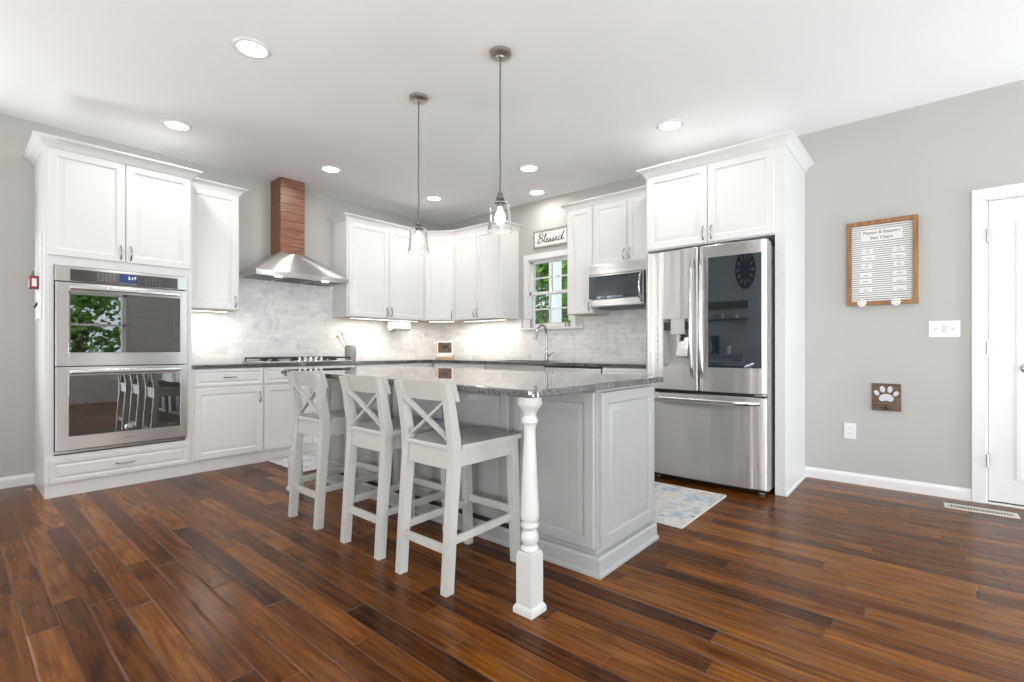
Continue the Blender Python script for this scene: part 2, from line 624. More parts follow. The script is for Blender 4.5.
def struct(o):
    o['kind'] = 'structure'
    return o


def text_mesh(body, size, align='CENTER', extrude=0.0006):
    cu = bpy.data.curves.new('lettering', 'FONT')
    cu.body = body
    cu.size = size
    cu.align_x = align
    cu.align_y = 'CENTER'
    cu.extrude = extrude
    cu.resolution_u = 3
    o = bpy.data.objects.new('lettering', cu)
    COL.objects.link(o)
    dg = bpy.context.evaluated_depsgraph_get()
    me = bpy.data.meshes.new_from_object(o.evaluated_get(dg))
    vs_ = [v.co.copy() for v in me.vertices]
    fs = [tuple(p.vertices) for p in me.polygons]
    bpy.data.objects.remove(o)
    bpy.data.curves.remove(cu)
    bpy.data.meshes.remove(me)
    return vs_, fs


def add_text(mb, body, size, x, y, z, align='CENTER'):
    """lettering standing on an xz plane, facing -y"""
    v, f = text_mesh(body, size, align)
    mb.add([(x + p.x, y - p.z, z + p.y) for p in v], f)


def smooth_path(pts, n=6):
    P = [Vector(p) for p in pts]
    out = []
    for i in range(len(P) - 1):
        a = P[i - 1] if i else P[0]
        b, c = P[i], P[i + 1]
        d = P[i + 2] if i + 2 < len(P) else P[-1]
        for k in range(n):
            t = k / n
            out.append(0.5 * ((2 * b) + (c - a) * t + (2 * a - 5 * b + 4 * c - d) * t * t + (3 * b - a - 3 * c + d) * t ** 3))
    out.append(P[-1])
    return out


# ------------------------------------------------------------------ setting: shell of the room
T = 0.12
fl = MB(); fl.box(XA - T, XR + T, YF - T, YB + T, -0.06, 0)
struct(fl.build('floor', 'floor'))
ce = MB(); ce.box(XA - T, XR + T, YF - T, YB + T, ZC, ZC + 0.06)
struct(ce.build('ceiling', 'ceil'))
wl = MB(); wl.box(XA - T, XA, -0.2, YB + T, 0, ZC); wl.box(XA - T, XA, YF - T, -1.7, 0, ZC)
wl.box(XA - T, XA, -1.7, -0.2, 0, 0.6); wl.box(XA - T, XA, -1.7, -0.2, 2.3, ZC)
struct(wl.build('wall_left', 'wall'))
# window wall with openings for the window and the door
WX0, WX1, WZ0, WZ1 = -3.615, -3.005, 1.275, 2.075
DX0, DX1, DZ1 = 0.285, 1.13, 2.025
wb = MB()
wb.box(XA, WX0, YB, YB + T, 0, ZC)
wb.box(WX0, WX1, YB, YB + T, 0, WZ0)
wb.box(WX0, WX1, YB, YB + T, WZ1, ZC)
wb.box(WX1, DX0, YB, YB + T, 0, ZC)
wb.box(DX0, DX1, YB, YB + T, DZ1, ZC)
wb.box(DX1, XR + T, YB, YB + T, 0, ZC)
struct(wb.build('wall_back', 'wall'))
# right wall with a patio door opening, front wall with two window openings
PATIO = ((-1.35, 0.85), (3.35, 4.38))  # unseen; second opening added for daylight, both kept out of the oven reflections
wr = MB()
yy = YF - T
for a, c, z0 in ((*PATIO[0], 0), (1.42, 2.30, 0.85), (*PATIO[1], 0)):
    wr.box(XR, XR + T, yy, a, 0, ZC); wr.box(XR, XR + T, a, c, 2.1, ZC)
    if z0: wr.box(XR, XR + T, a, c, 0, z0)
    yy = c
wr.box(XR, XR + T, yy, YB + T, 0, ZC)
struct(wr.build('wall_right', 'wall'))
wf = MB()
WIN2 = (-1.0, 2.2)
wf.box(XA, WIN2[0], YF - T, YF, 0, ZC); wf.box(WIN2[1], XR, YF - T, YF, 0, ZC)
a, c = WIN2
wf.box(a, c, YF - T, YF, 0, 0.6); wf.box(a, c, YF - T, YF, 2.3, ZC)
struct(wf.build('wall_front', 'wall'))

BASEP = [(0, 0), (0.014, 0), (0.014, 0.055), (0.011, 0.066), (0.006, 0.074), (0.004, 0.082), (0, 0.082)]
b = MB(); b.sweep(BASEP, [(-0.755, YB), (0.222, YB)])
struct(b.build('baseboard_back', 'trim'))
b = MB(); b.sweep(BASEP, [(XA, YF), (XA, 0.435)])
struct(b.build('baseboard_left', 'trim'))


def rear_window(n, x0, x1):
    f = MB()
    y0, y1 = YF - T, YF
    for a, c in ((x0, x0 + 0.06), (x1 - 0.06, x1)):
        f.box(a, c, y0, y1, 0.6, 2.3)
    f.box(x0, x1, y0, y1, 0.6, 0.66); f.box(x0, x1, y0, y1, 2.24, 2.3)
    k = max(1, round((x1 - x0) / 0.9))
    for i in range(1, k):
        xm = x0 + (x1 - x0) * i / k
        f.box(xm - 0.04, xm + 0.04, y0, y1, 0.66, 2.24)
    f.box(x0, x1, y0 + 0.03, y1 - 0.03, 1.43, 1.47)
    struct(f.build('window_%d' % n, 'trim'))


rear_window(2, *WIN2)
f = MB()
for a, c in ((1.42, 1.48), (2.24, 2.30)):
    f.box(XR - 0.015, XR + T, a, c, 0.85, 2.1)
for z0, z1 in ((0.85, 0.91), (1.46, 1.50), (2.04, 2.1)):
    f.box(XR - 0.015, XR + T, 1.42, 2.30, z0, z1)
struct(f.build('window_4', 'trim'))
f = MB()
for a, c in ((-1.7, -1.64), (-0.98, -0.92), (-0.26, -0.2)):
    f.box(XA - T, XA, a, c, 0.6, 2.3)
f.box(XA - T, XA, -1.7, -0.2, 0.6, 0.66); f.box(XA - T, XA, -1.7, -0.2, 2.24, 2.3)
struct(f.build('window_3', 'trim'))  # unseen window, added to let light onto the left ceiling
for n, (a, c) in enumerate(PATIO):
    f = MB()
    f.box(XR, XR + T, a, a + 0.07, 0, 2.1); f.box(XR, XR + T, c - 0.07, c, 0, 2.1)
    if c - a > 1.5: f.box(XR, XR + T, (a + c) / 2 - 0.05, (a + c) / 2 + 0.05, 0, 2.1)
    f.box(XR, XR + T, a, c, 2.02, 2.1); f.box(XR, XR + T, a, c, 0, 0.08)
    struct(f.build('door_%d' % (n + 2), 'trim'))


# ---- the window over the sink
CAS = 0.062
win = MB()
yf = YB - 0.018
win.box(WX0 - CAS, WX0 + 0.004, yf, YB, WZ0 - 0.01, WZ1 + CAS, 0.004)
win.box(WX1 - 0.004, WX1 + CAS, yf, YB, WZ0 - 0.01, WZ1 + CAS, 0.004)
win.box(WX0 - CAS, WX1 + CAS, yf - 0.003, YB, WZ1 - 0.004, WZ1 + CAS, 0.004)
# jamb liner
win.box(WX0, WX0 + 0.012, YB, YB + T, WZ0, WZ1); win.box(WX1 - 0.012, WX1, YB, YB + T, WZ0, WZ1)
win.box(WX0, WX1, YB, YB + T, WZ1 - 0.012, WZ1); win.box(WX0, WX1, YB, YB + T, WZ0, WZ0 + 0.012)
wo = struct(win.build('window_1', 'trim'))
sl = MB()
sl.box(WX0 - 0.10, -2.83, YB - 0.05, YB + 0.02, WZ0 - 0.028, WZ0 - 0.004, 0.006)
sl.box(WX0 - 0.08, -2.85, YB - 0.016, YB, WZ0 - 0.065, WZ0 - 0.028, 0.004)
sl.build('window_sill', 'trim', wo)
zm = (WZ0 + WZ1) / 2


def sash(y0, z0, z1):
    s = MB()
    a, c = WX0 + 0.012, WX1 - 0.012
    s.box(a, a + 0.032, y0, y0 + 0.03, z0, z1, 0.003); s.box(c - 0.032, c, y0, y0 + 0.03, z0, z1, 0.003)
    s.box(a, c, y0, y0 + 0.03, z0, z0 + 0.034, 0.003); s.box(a, c, y0, y0 + 0.03, z1 - 0.034, z1, 0.003)
    xm = (a + c) / 2
    s.box(xm - 0.009, xm + 0.009, y0 + 0.006, y0 + 0.024, z0 + 0.04, z1 - 0.04)
    zc = (z0 + z1) / 2
    s.box(a + 0.032, c - 0.032, y0 + 0.006, y0 + 0.024, zc - 0.009, zc + 0.009)
    o = s.build('sash', 'trim', wo)
    g = MB(); g.box(a + 0.028, c - 0.028, y0 + 0.013, y0 + 0.017, z0 + 0.035, z1 - 0.035)
    g.build('glass_pane', 'pane', o)


sash(YB + 0.004, WZ0 + 0.012, zm + 0.018)
sash(YB + 0.036, zm - 0.018, WZ1 - 0.012)

# ---- the hinged door at the far right
dc = MB()
ycas = YB - 0.02
for a, c in ((DX0 - 0.068, DX0 + 0.004), (DX1 - 0.004, DX1 + 0.068)):
    dc.box(a, c, ycas, YB, 0, DZ1 - 0.003, 0.004)
dc.box(DX0 - 0.068, DX1 + 0.068, ycas - 0.0005, YB, DZ1 - 0.004, DZ1 + 0.068, 0.004)
dc.box(DX0, DX0 + 0.012, YB, YB + T, 0, DZ1); dc.box(DX1 - 0.012, DX1, YB, YB + T, 0, DZ1); dc.box(DX0, DX1, YB, YB + T, DZ1 - 0.012, DZ1)
do = struct(dc.build('door_1', 'trim'))
lf = MB()
yd = YB + 0.004
lf.box(DX0 + 0.015, DX1 - 0.015, yd, yd + 0.04, 0.022, DZ1 - 0.015, 0.002)
for (a, c, z0, z1) in ((DX0 + 0.142, DX1 - 0.142, 0.175, 1.86),):
    lf.door(a, c, z0, z1, yd + 0.001, 0.007, 0.03, 0.03)
dl = lf.build('door_leaf', 'trim', do)
th = MB(); th.box(DX0 + 0.012, DX1 - 0.012, YB - 0.012, YB + T, 0, 0.012, 0.003)
th.build('threshold', 'trim', do)
sw_ = MB(); sw_.box(DX0 + 0.015, DX1 - 0.015, yd + 0.006, yd + 0.035, 0.012, 0.024)
sw_.build('sweep_seal', 'black', do)
for z in (1.78, 1.034, 0.288):
    h = MB(); h.lathe([(0.001, z - 0.046), (0.006, z - 0.045), (0.006, z + 0.045), (0.001, z + 0.046)], (DX0 + 0.009, YB - 0.022, 0), 10)
    h.box(DX0 + 0.006, DX0 + 0.022, YB - 0.019, YB + 0.003, z - 0.044, z + 0.044)
    h.build('hinge', 'brass', do)
k_ = MB(); k_.lathe([(0.03, 0), (0.03, -0.006), (0.012, -0.012), (0.012, -0.035), (0.026, -0.045), (0.028, -0.058), (0.018, -0.068), (0.001, -0.07)],
                    (0.478, yd, 0.905), 20, 'y')
k_.build('door_knob', 'chrome', do)

# ------------------------------------------------------------------ outside the window
gr = MB(); gr.box(-25, 25, -20, 40, -0.7, -0.6)
struct(gr.build('ground_outside', 'lawn'))


def tree(x, y, h, r, n, leafm, label):
    t = thing('tree', label, 'tree', (x, y, -0.6), 0, 'trees outside the kitchen window')
    tr = MB(); tr.tube([(0, 0, 0), (0.05, 0.02, h * 0.35), (-0.04, 0.05, h * 0.65), (0.02, 0, h * 0.92)], [0.16, 0.12, 0.08, 0.02], 8)
    for k in range(6):
        a = k * 1.05 + x
        z0 = h * (0.35 + 0.09 * k)
        tr.tube([(0, 0, z0), (math.cos(a) * r * 0.4, math.sin(a) * r * 0.4, z0 + 0.3), (math.cos(a) * r * 0.75, math.sin(a) * r * 0.75, z0 + 0.45)], [0.05, 0.03, 0.01], 6)
    tr.build('trunk', 'bark', t)
    lv = MB()
    rnd = random.Random(int(x * 100))
    cl = [(rnd.uniform(-0.7, 0.7) * r, rnd.uniform(-0.7, 0.7) * r, h * rnd.uniform(0.12, 0.98), rnd.uniform(0.25, 0.45) * r) for _ in range(26)]
    for i in range(n):
        c = cl[rnd.randrange(len(cl))]
        d = Vector((rnd.gauss(0, 1), rnd.gauss(0, 1), rnd.gauss(0, 0.8))).normalized() * c[3] * rnd.random() ** 0.4
        p = Vector(c[:3]) + d
        a = Vector((rnd.gauss(0, 1), rnd.gauss(0, 1), rnd.gauss(0, 0.6))).normalized()
        s = a.cross(Vector((rnd.gauss(0, 1), rnd.gauss(0, 1), rnd.gauss(0, 1)))).normalized()
        L, W = rnd.uniform(0.11, 0.2), rnd.uniform(0.05, 0.085)
        lv.add([p, p + a * L * 0.5 + s * W, p + a * L, p + a * L * 0.5 - s * W], [(0, 1, 2, 3)])
    tag(lv.build('foliage', leafm, t), kind='stuff')


tree(-6.7, 8.3, 4.6, 1.4, 6000, 'leaf', 'bright green tree seen through the left half of the sink window')
tree(-8.6, 12.4, 6.5, 1.9, 6000, 'leaf2', 'dark green tree seen through the right half of the sink window')
tree(-12.6, 17.5, 9.5, 3.0, 6000, 'leaf2', 'tall tree far behind the two near trees outside the sink window')
tree(7.6, 2.2, 3.4, 1.3, 2500, 'leaf', 'leafy tree beyond the side window, seen only reflected in the upper oven glass')
po = thing('porch_post', 'white square porch post standing outside the sink window', 'post', (-4.575, 6.4, -0.6))
pm = MB(); pm.box(-0.075, 0.075, -0.075, 0.075, 0, 4.2, 0.008); pm.build('shaft', 'trim', po)
pm = MB(); pm.box(-0.10, 0.10, -0.10, 0.10, 0, 0.2, 0.01); pm.build('plinth', 'trim', po)

# ------------------------------------------------------------------ cabinets
CROWN = [(o * 0.82, z * 0.82) for o, z in [(0, 0), (0.008, 0), (0.012, 0.010), (0.016, 0.014), (0.022, 0.030), (0.036, 0.048), (0.056, 0.060), (0.062, 0.062),
         (0.066, 0.068), (0.074, 0.070), (0.074, 0.080), (0, 0.080)]]


def crown_part(root, path, z, mat='cab'):
    m = MB()
    m.sweep([(o, z + h) for o, h in CROWN], path)
    m.build('crown_molding', mat, root, angle=28)


def pull(parent, x, z, y=-0.02, L=0.10, vert=True):
    m = MB()
    pts = []
    for i in range(9):
        t = i / 8
        a = (t - 0.5) * L
        d = 0.026 * math.sin(PI * t) ** 0.6
        pts.append((x, y - d, z + a) if vert else (x + a, y - d, z))
    m.tube(pts, [0.0065, 0.005, 0.0045, 0.005, 0.0055, 0.005, 0.0045, 0.005, 0.0065], 8)
    return m.build('pull_handle', 'pull', parent)


def door_part(root, x0, x1, z0, z1, hx=None, hz=None, vert=True, name='door', mat='cab', L=0.10):
    m = MB()
    m.door(x0, x1, z0, z1)
    o = m.build(name, mat, root, angle=25)
    if hx is not None:
        pull(o, hx, hz, vert=vert, L=L)
    return o


def drawer_part(root, x0, x1, z0, z1, L=0.10, mat='cab', handle=True):
    m = MB()
    m.door(x0, x1, z0, z1, f=0.032, raise_=0.022)
    o = m.build('drawer', mat, root, angle=25)
    if handle:
        pull(o, (x0 + x1) / 2, (z0 + z1) / 2, vert=False, L=L)
    return o


RA = PI / 2        # rotation of things on the oven wall: local x -> +y, local y -> into the wall

# ---- tall oven cabinet (local x 0 at world y .435)
TW, TD = 0.873, -XA + XF - 0.002
tw = thing('oven_cabinet', 'tall white cabinet housing the double oven at the left end of the oven wall', 'cabinet', (XF, 0.435, 0), RA)
m = MB()
m.box(0, 0.019, 0, TD, 0, 2.418); m.box(TW - 0.019, TW, 0, TD, 0, 2.418)
m.box(0.019, TW - 0.019, 0.0, TD, 1.612, 1.66); m.box(0.019, TW - 0.019, 0, TD, 2.40, 2.418)
m.box(0.019, TW - 0.019, 0.0, TD, 0, 0.286)
m.box(0.019, TW - 0.019, 0.02, TD, 1.66, 2.40)
m.box(0.019, 0.046, 0, 0.02, 0.286, 1.612); m.box(TW - 0.046, TW - 0.019, 0, 0.02, 0.286, 1.612)
m.box(0.019, TW - 0.019, TD - 0.02, TD, 0.286, 1.612)
m.box(0.019, TW - 0.019, 0, 0.02, 1.66, 1.68); m.box(0.019, TW - 0.019, 0, 0.02, 2.36, 2.418)
m.build('carcass', 'cab', tw)
door_part(tw, 0.012, 0.437, 1.675, 2.412, 0.437 - 0.028, 1.745)
door_part(tw, 0.441, 0.861, 1.675, 2.412, 0.441 + 0.028, 1.745)
drawer_part(tw, 0.02, 0.853, 0.098, 0.262, 0.11)
crown_part(tw, [(0, TD), (0, 0), (TW, 0), (TW, TD)], 2.418)

# ---- double wall oven in it
ov = thing('double_oven', 'stainless double wall oven with black glass doors and blue clock display', 'oven', (XF, 0.435 + 0.054, 0), RA)
OW = 0.774
m = MB(); m.box(0.0, OW, 0.14, 0.56, 0.305, 1.60); m.box(0, 0.05, 0.02, 0.14, 0.305, 1.6); m.box(OW - 0.05, OW, 0.02, 0.14, 0.305, 1.6)
m.box(0.05, OW - 0.05, 0.02, 0.14, 0.88, 0.95); m.box(0.05, OW - 0.05, 0.02, 0.14, 1.44, 1.6); m.box(0.05, OW - 0.05, 0.02, 0.14, 0.305, 0.39)
m.build('oven_body', 'cavity', ov)
m = MB(); m.box(-0.008, OW + 0.008, -0.003, 0.02, 0.296, 0.314, 0.002); m.build('bottom_trim', 'steel', ov)
cp = MB()
# control panel: stainless end caps, sloping dark touch band
cp.box(-0.006, OW + 0.006, -0.028, 0.02, 1.502, 1.606, 0.004)
cpo = cp.build('control_panel', 'steel', ov)
m = MB(); m.box(0.072, OW - 0.06, -0.034, -0.02, 1.506, 1.588, 0.003)
m.slot = 1
for i in range(5):
    m.box(0.35 + 0.021 * i, 0.362 + 0.021 * i, -0.0355, -0.03, 1.511, 1.516)
for cx0 in (0.22, 0.50):
    for i in range(5):
        for j in range(4):
            m.box(cx0 + i * 0.022, cx0 + i * 0.022 + 0.011, -0.0348, -0.03, 1.522 + j * 0.016, 1.525 + j * 0.016)
tb = m.build('touch_band', ['steel_dark', 'greyplastic'], cpo)
m = MB(); m.box(0.345, 0.45, -0.0355, -0.03, 1.524, 1.584); m.build('clock_display', 'blue_lcd', cpo)
m = MB(); add_text(m, '2:17', 0.03, 0.42, -0.0365, 1.556); m.build('clock_digits', 'lcd_digits', cpo)


def oven_door(z0, z1, badge):
    wx0, wx1 = 0.066, OW - 0.045
    wz0, wz1 = z0 + 0.095, z1 - 0.062
    m = MB()
    yb, yt = 0.012, -0.036
    m.box(-0.004, wx0, yt, yb, z0, z1, 0.004); m.box(wx1, OW + 0.004, yt, yb, z0, z1, 0.004)
    m.box(wx0 - 0.004, wx1 + 0.004, yt, yb, z0, wz0, 0.004); m.box(wx0 - 0.004, wx1 + 0.004, yt, yb, wz1, z1, 0.004)
    # slanted cheeks beside the grip
    o = m.build('oven_door', 'steel', ov)
    g = MB(); g.box(wx0 - 0.002, wx1 + 0.002, -0.0375, -0.030, wz0 - 0.002, wz1 + 0.002, 0.002)
    g.build('door_glass', 'oven_glass', o)
    bz = MB()
    yq = -0.028
    bz.box(wx0, wx0 + 0.036, yq, yq + 0.003, wz0, wz1); bz.box(wx1 - 0.036, wx1, yq, yq + 0.003, wz0, wz1)
    bz.box(wx0 + 0.036, wx1 - 0.036, yq, yq + 0.003, wz0, wz0 + 0.04); bz.box(wx0 + 0.036, wx1 - 0.036, yq, yq + 0.003, wz1 - 0.036, wz1)
    bz.build('black_border', 'blackglass', o)
    hb = MB()
    hz = z1 - 0.030
    hb.box(wx0, wx1, -0.066, -0.046, hz - 0.016, hz + 0.014, 0.007, 3)
    hb.box(wx0 + 0.01, wx0 + 0.035, -0.05, -0.034, hz - 0.012, hz + 0.01); hb.box(wx1 - 0.035, wx1 - 0.01, -0.05, -0.034, hz - 0.012, hz + 0.01)
    hb.build('grip_handle', 'steel_plain', o)
    rk = MB()
    for zr in (z0 + 0.2, z0 + 0.34):
        for i in range(14):
            rk.box(0.08 + i * 0.047, 0.084 + i * 0.047, 0.03, 0.138, zr, zr + 0.004)
        rk.box(0.055, OW - 0.055, 0.028, 0.034, zr - 0.001, zr + 0.006)
    rk.build('oven_rack', 'chrome', o)
    if badge:
        bd = MB()
        bd.lathe([(0.026, 0), (0.026, -0.002), (0.022, -0.003), (0.001, -0.0032)], (OW * 0.52, -0.0375, wz0 + 0.028), 24, 'y')
        bd.build('oval_badge', 'chrome', o)
        lg = MB(); lg.box(OW * 0.52 - 0.03, OW * 0.52 + 0.03, -0.037, -0.035, z0 + 0.045, z0 + 0.049)
        lg.build('maker_mark', 'greyink', o)
    return o


oven_door(0.908, 1.492, False)
oven_door(0.322, 0.900, True)


# ---- wall cabinets
def wall_cab(label, loc, rz, W, D, z0, ztop, doors, crown=(True, True), handles='auto', hz=None, ply=False):
    r = thing('upper_cabinet', label, 'cabinet', loc, rz)
    m = MB(); m.box(0, W, 0, D, z0, ztop); m.build('carcass', 'cab', r)
    m = MB(); m.box(0.012, W - 0.012, 0.012, D - 0.012, z0 - 0.003, z0 + 0.001); m.build('underside_panel', 'plywood', r)
    n = len(doors)
    for i, (a, c, side) in enumerate(doors):
        hx = (c - 0.026) if side == 'r' else (a + 0.026)
        door_part(r, a, c, z0 + 0.004, ztop - 0.006, hx, (z0 + 0.075) if hz is None else hz)
    path = []
    if crown[0]: path.append((0, D))
    path += [(0, 0), (W, 0)]
    if crown[1]: path.append((W, D))
    crown_part(r, path, ztop)
    return r


ZU0, ZU1 = 1.385, 2.445
wall_cab('single-door white wall cabinet between the tall oven cabinet and the range hood', (XU, 1.310, 0), RA, 0.462, XU - XA - 0.002, ZU0, ZU1,
         [(0.03, 0.449, 'r')])
A0, A1 = 2.872, 3.947
wa = A1 - A0
wall_cab('two-door white wall cabinet right of the range hood', (XU, A0, 0), RA, wa, XU - XA - 0.002, ZU0, ZU1,
         [(0.022, 0.538, 'r'), (0.546, wa - 0.02, 'l')], (True, False))
B0, B1 = -4.531, -3.765
wbw = B1 - B0
wall_cab('two-door white wall cabinet left of the sink window', (B0, YU, 0), 0, wbw, YB - YU - 0.002, ZU0, ZU1,
         [(0.016, 0.375, 'r'), (0.381, wbw - 0.05, 'l')], (False, True))
# diagonal corner cabinet
ang = math.atan2(YU - A1, B0 - XU)
dg_ = thing('upper_cabinet', 'single-door diagonal white wall cabinet in the corner of the room', 'cabinet', (XU, A1, 0), ang)
Ld = math.hypot(YU - A1, B0 - XU)
inv = Matrix.Rotation(-ang, 2)
poly = [tuple(inv @ (Vector(p) - Vector((XU, A1)))) for p in ((XU, A1), (B0, YU), (B0, YB - 0.002), (XA + 0.002, YB - 0.002), (XA + 0.002, A1))]
m = MB(); m.prism(poly, ZU0, ZU1); m.build('carcass', 'cab', dg_)
m = MB()
cxp = sum(p[0] for p in poly) / 5; cyp = sum(p[1] for p in poly) / 5
m.prism([(cxp + (p[0] - cxp) * 0.96, cyp + (p[1] - cyp) * 0.96) for p in poly], ZU0 - 0.003, ZU0 + 0.001); m.build('underside_panel', 'plywood', dg_)
door_part(dg_, 0.024, Ld - 0.024, ZU0 + 0.004, ZU1 - 0.006, Ld - 0.05, ZU0 + 0.07)
crown_part(dg_, [(0, 0), (Ld, 0)], ZU1)

C0, C1, C2 = -2.842, -2.532, -1.792
wall_cab('narrow single-door white wall cabinet between the sink window and the microwave', (C0, YU, 0), 0, C1 - C0, YB - YU - 0.002, ZU0 - 0.005, ZU1,
         [(0.022, C1 - C0 - 0.008, 'r')], (True, False))
wall_cab('short two-door white wall cabinet directly above the microwave', (C1, YU, 0), 0, C2 - C1, YB - YU - 0.002, 1.845, ZU1,
         [(0.012, 0.372, 'r'), (0.378, C2 - C1 - 0.012, 'l')], (False, False), hz=1.925)

# ---- refrigerator surround: side panels and cabinet over
PF = 3.80
PX0, PX1 = -1.79, -0.757
fs_ = thing('refrigerator_surround', 'white tall panels and two-door cabinet built around the refrigerator', 'cabinet', (PX0, PF, 0), 0)
PW, PD = PX1 - PX0, YB - PF - 0.002
m = MB()
m.box(0, 0.02, 0, PD, 0, 2.447); m.box(PW - 0.066, PW, 0, PD, 0, 2.447, 0.0015)
m.box(0.02, PW - 0.066, 0, PD, 1.835, 2.447)
m.build('carcass', 'cab', fs_)
dm = 0.506
door_part(fs_, 0.016, dm - 0.003, 1.842, 2.437, dm - 0.03, 1.915)
door_part(fs_, dm + 0.003, PW - 0.068, 1.842, 2.437, dm + 0.03, 1.915)
crown_part(fs_, [(0, 0.37), (0, 0), (PW, 0), (PW, PD)], 2.447)
m = MB(); m.sweep([(0, 0), (0.01, 0), (0.01, 0.014), (0.004, 0.02), (0, 0.02)], [(PW, 0.0), (PW, PD)]); m.build('base_shoe', 'cab', fs_)

# ------------------------------------------------------------------ refrigerator
FX0, FX1 = -1.728, -0.842
fr = thing('refrigerator', 'stainless french-door refrigerator with a dark glass door panel and ice dispenser', 'refrigerator', (FX0, 3.635, 0), 0)
FW = FX1 - FX0
m = MB(); m.box(0.004, FW - 0.004, 0.085, 0.83, 0.03, 1.765, 0.006)
for fx in (0.06, FW - 0.06):
    m.lathe([(0.02, 0), (0.02, 0.012), (0.012, 0.014), (0.012, 0.04)], (fx, 0.14, 0), 12)
    m.lathe([(0.02, 0), (0.02, 0.012), (0.012, 0.014), (0.012, 0.04)], (fx, 0.75, 0), 12)
m.build('refrigerator_body', 'greyplastic', fr)
m = MB(); m.box(0.012, FW - 0.012, 0.055, 0.088, 0.68, 0.73); m.box(0.405, 0.455, 0.055, 0.088, 0.73, 1.775); m.build('door_gasket', 'black', fr)
m = MB(); m.box(0.02, FW - 0.02, 0.07, 0.10, 0.022, 0.075); m.build('toe_grille', 'black', fr)


def fy(x):
    u = (x / FW - 0.5) * 2
    return 0.022 * u * u - 0.0          # whole front bows gently outward


def bowed(x0, x1, z0, z1, hole=None, depth=0.062, r=0.014):
    m = MB()
    n = 14
    xs = [x0 + (x1 - x0) * i / n for i in range(n + 1)]
    zs = [z0, z0 + 0.004, z1 - 0.004, z1]
    if hole:
        xs = sorted(set(xs + [hole[0], hole[1]])); zs = sorted(set(zs + [hole[2], hole[3]]))

    def Y(x, z):
        y = fy(x)
        for d in (x - x0, x1 - x):
            if d < r: y += r - math.sqrt(max(0, r * r - (r - d) ** 2))
        if z - z0 < 0.003 or z1 - z < 0.003: y += 0.004
        return y
    xs2 = sorted(set(xs + [x0 + r * q for q in (0.12, 0.35, 1)] + [x1 - r * q for q in (0.12, 0.35, 1)]))
    vi = {}
    V, Fc = [], []
    for i, x in enumerate(xs2):
        for j, z in enumerate(zs):
            vi[i, j] = len(V); V.append((x, Y(x, z), z))
    for i in range(len(xs2) - 1):
        for j in range(len(zs) - 1):
            if hole and hole[0] - 1e-6 <= xs2[i] and xs2[i + 1] <= hole[1] + 1e-6 and hole[2] - 1e-6 <= zs[j] and zs[j + 1] <= hole[3] + 1e-6:
                continue
            Fc.append((vi[i, j], vi[i + 1, j], vi[i + 1, j + 1], vi[i, j + 1]))
    I, J = len(xs2), len(zs)
    # sides and back
    bi = {}
    for i, x in enumerate(xs2):
        for j in (0, J - 1):
            bi[i, j] = len(V); V.append((x, depth + 0.018, zs[j]))
    for i in range(I - 1):
        Fc.append((vi[i, 0], bi[i, 0], bi[i + 1, 0], vi[i + 1, 0]))
        Fc.append((vi[i, J - 1], vi[i + 1, J - 1], bi[i + 1, J - 1], bi[i, J - 1]))
        Fc.append((bi[i, 0], bi[i, J - 1], bi[i + 1, J - 1], bi[i + 1, 0]))
    for i in (0, I - 1):
        Fc.append(tuple([vi[i, j] for j in range(J)] + [bi[i, J - 1], bi[i, 0]]))
    m.add(V, Fc)
    return m


XM = 0.430                           # split between the doors
HOLE = (0.155, 0.365, 0.888, 1.262)
ld = bowed(0, XM - 0.003, 0.715, 1.785, HOLE).build('refrigerator_door', 'steel_door', fr, angle=40)
rd = bowed(XM + 0.003, FW, 0.715, 1.785).build('refrigerator_door', 'steel_door', fr, angle=40)
fd = bowed(0, FW, 0.052, 0.688).build('freezer_drawer', 'steel_door', fr, angle=40)
# dispenser niche
m = MB()
a, c, z0, z1 = HOLE
ya = fy(0.26) - 0.002
m.box(a - 0.004, a + 0.004, ya, 0.10, z0 - 0.004, z1 + 0.004); m.box(c - 0.004, c + 0.004, ya, 0.10, z0 - 0.004, z1 + 0.004)
m.box(a, c, ya, 0.10, z1 - 0.004, z1 + 0.004); m.box(a, c, ya, 0.10, z0 - 0.004, z0 + 0.004)
m.box(a, c, 0.095, 0.10, z0, z1)
ni = m.build('dispenser_niche', 'dispgrey', ld)
m = MB(); m.box(a + 0.004, c - 0.004, ya + 0.004, 0.09, z1 - 0.09, z1 - 0.03); m.build('dispenser_head', 'black', ld)
m = MB(); m.box(a + 0.06, c - 0.04, ya - 0.002, 0.07, z1 - 0.125, z1 - 0.004, 0.008)
m.tube([(a + 0.11, ya + 0.03, z1 - 0.12), (a + 0.11, ya + 0.03, z1 - 0.16)], 0.018, 12)
m.build('dispenser_spout', 'dispgrey', ld)
m = MB(); m.bar((0.29, 0.075, 1.12), (0.285, 0.05, 0.97), 0.085, 0.008, (0, 1, 0), 0.003); m.build('dispenser_paddle', 'steel_plain', ld)
m = MB(); m.prism([(0.018, z0 + 0.004), (0.09, z0 + 0.004), (0.09, z0 + 0.05)], a + 0.03, c - 0.006, 'x'); m.build('drip_tray', 'dispgrey', ld)
for i in range(6):
    m = MB(); m.lathe([(0.006, 0), (0.006, -0.0012), (0.001, -0.0013)], (0.105, fy(0.105) - 0.0005, 0.94 + i * 0.05), 12, 'y'); m.build('touch_icon', 'greyplastic', ld)
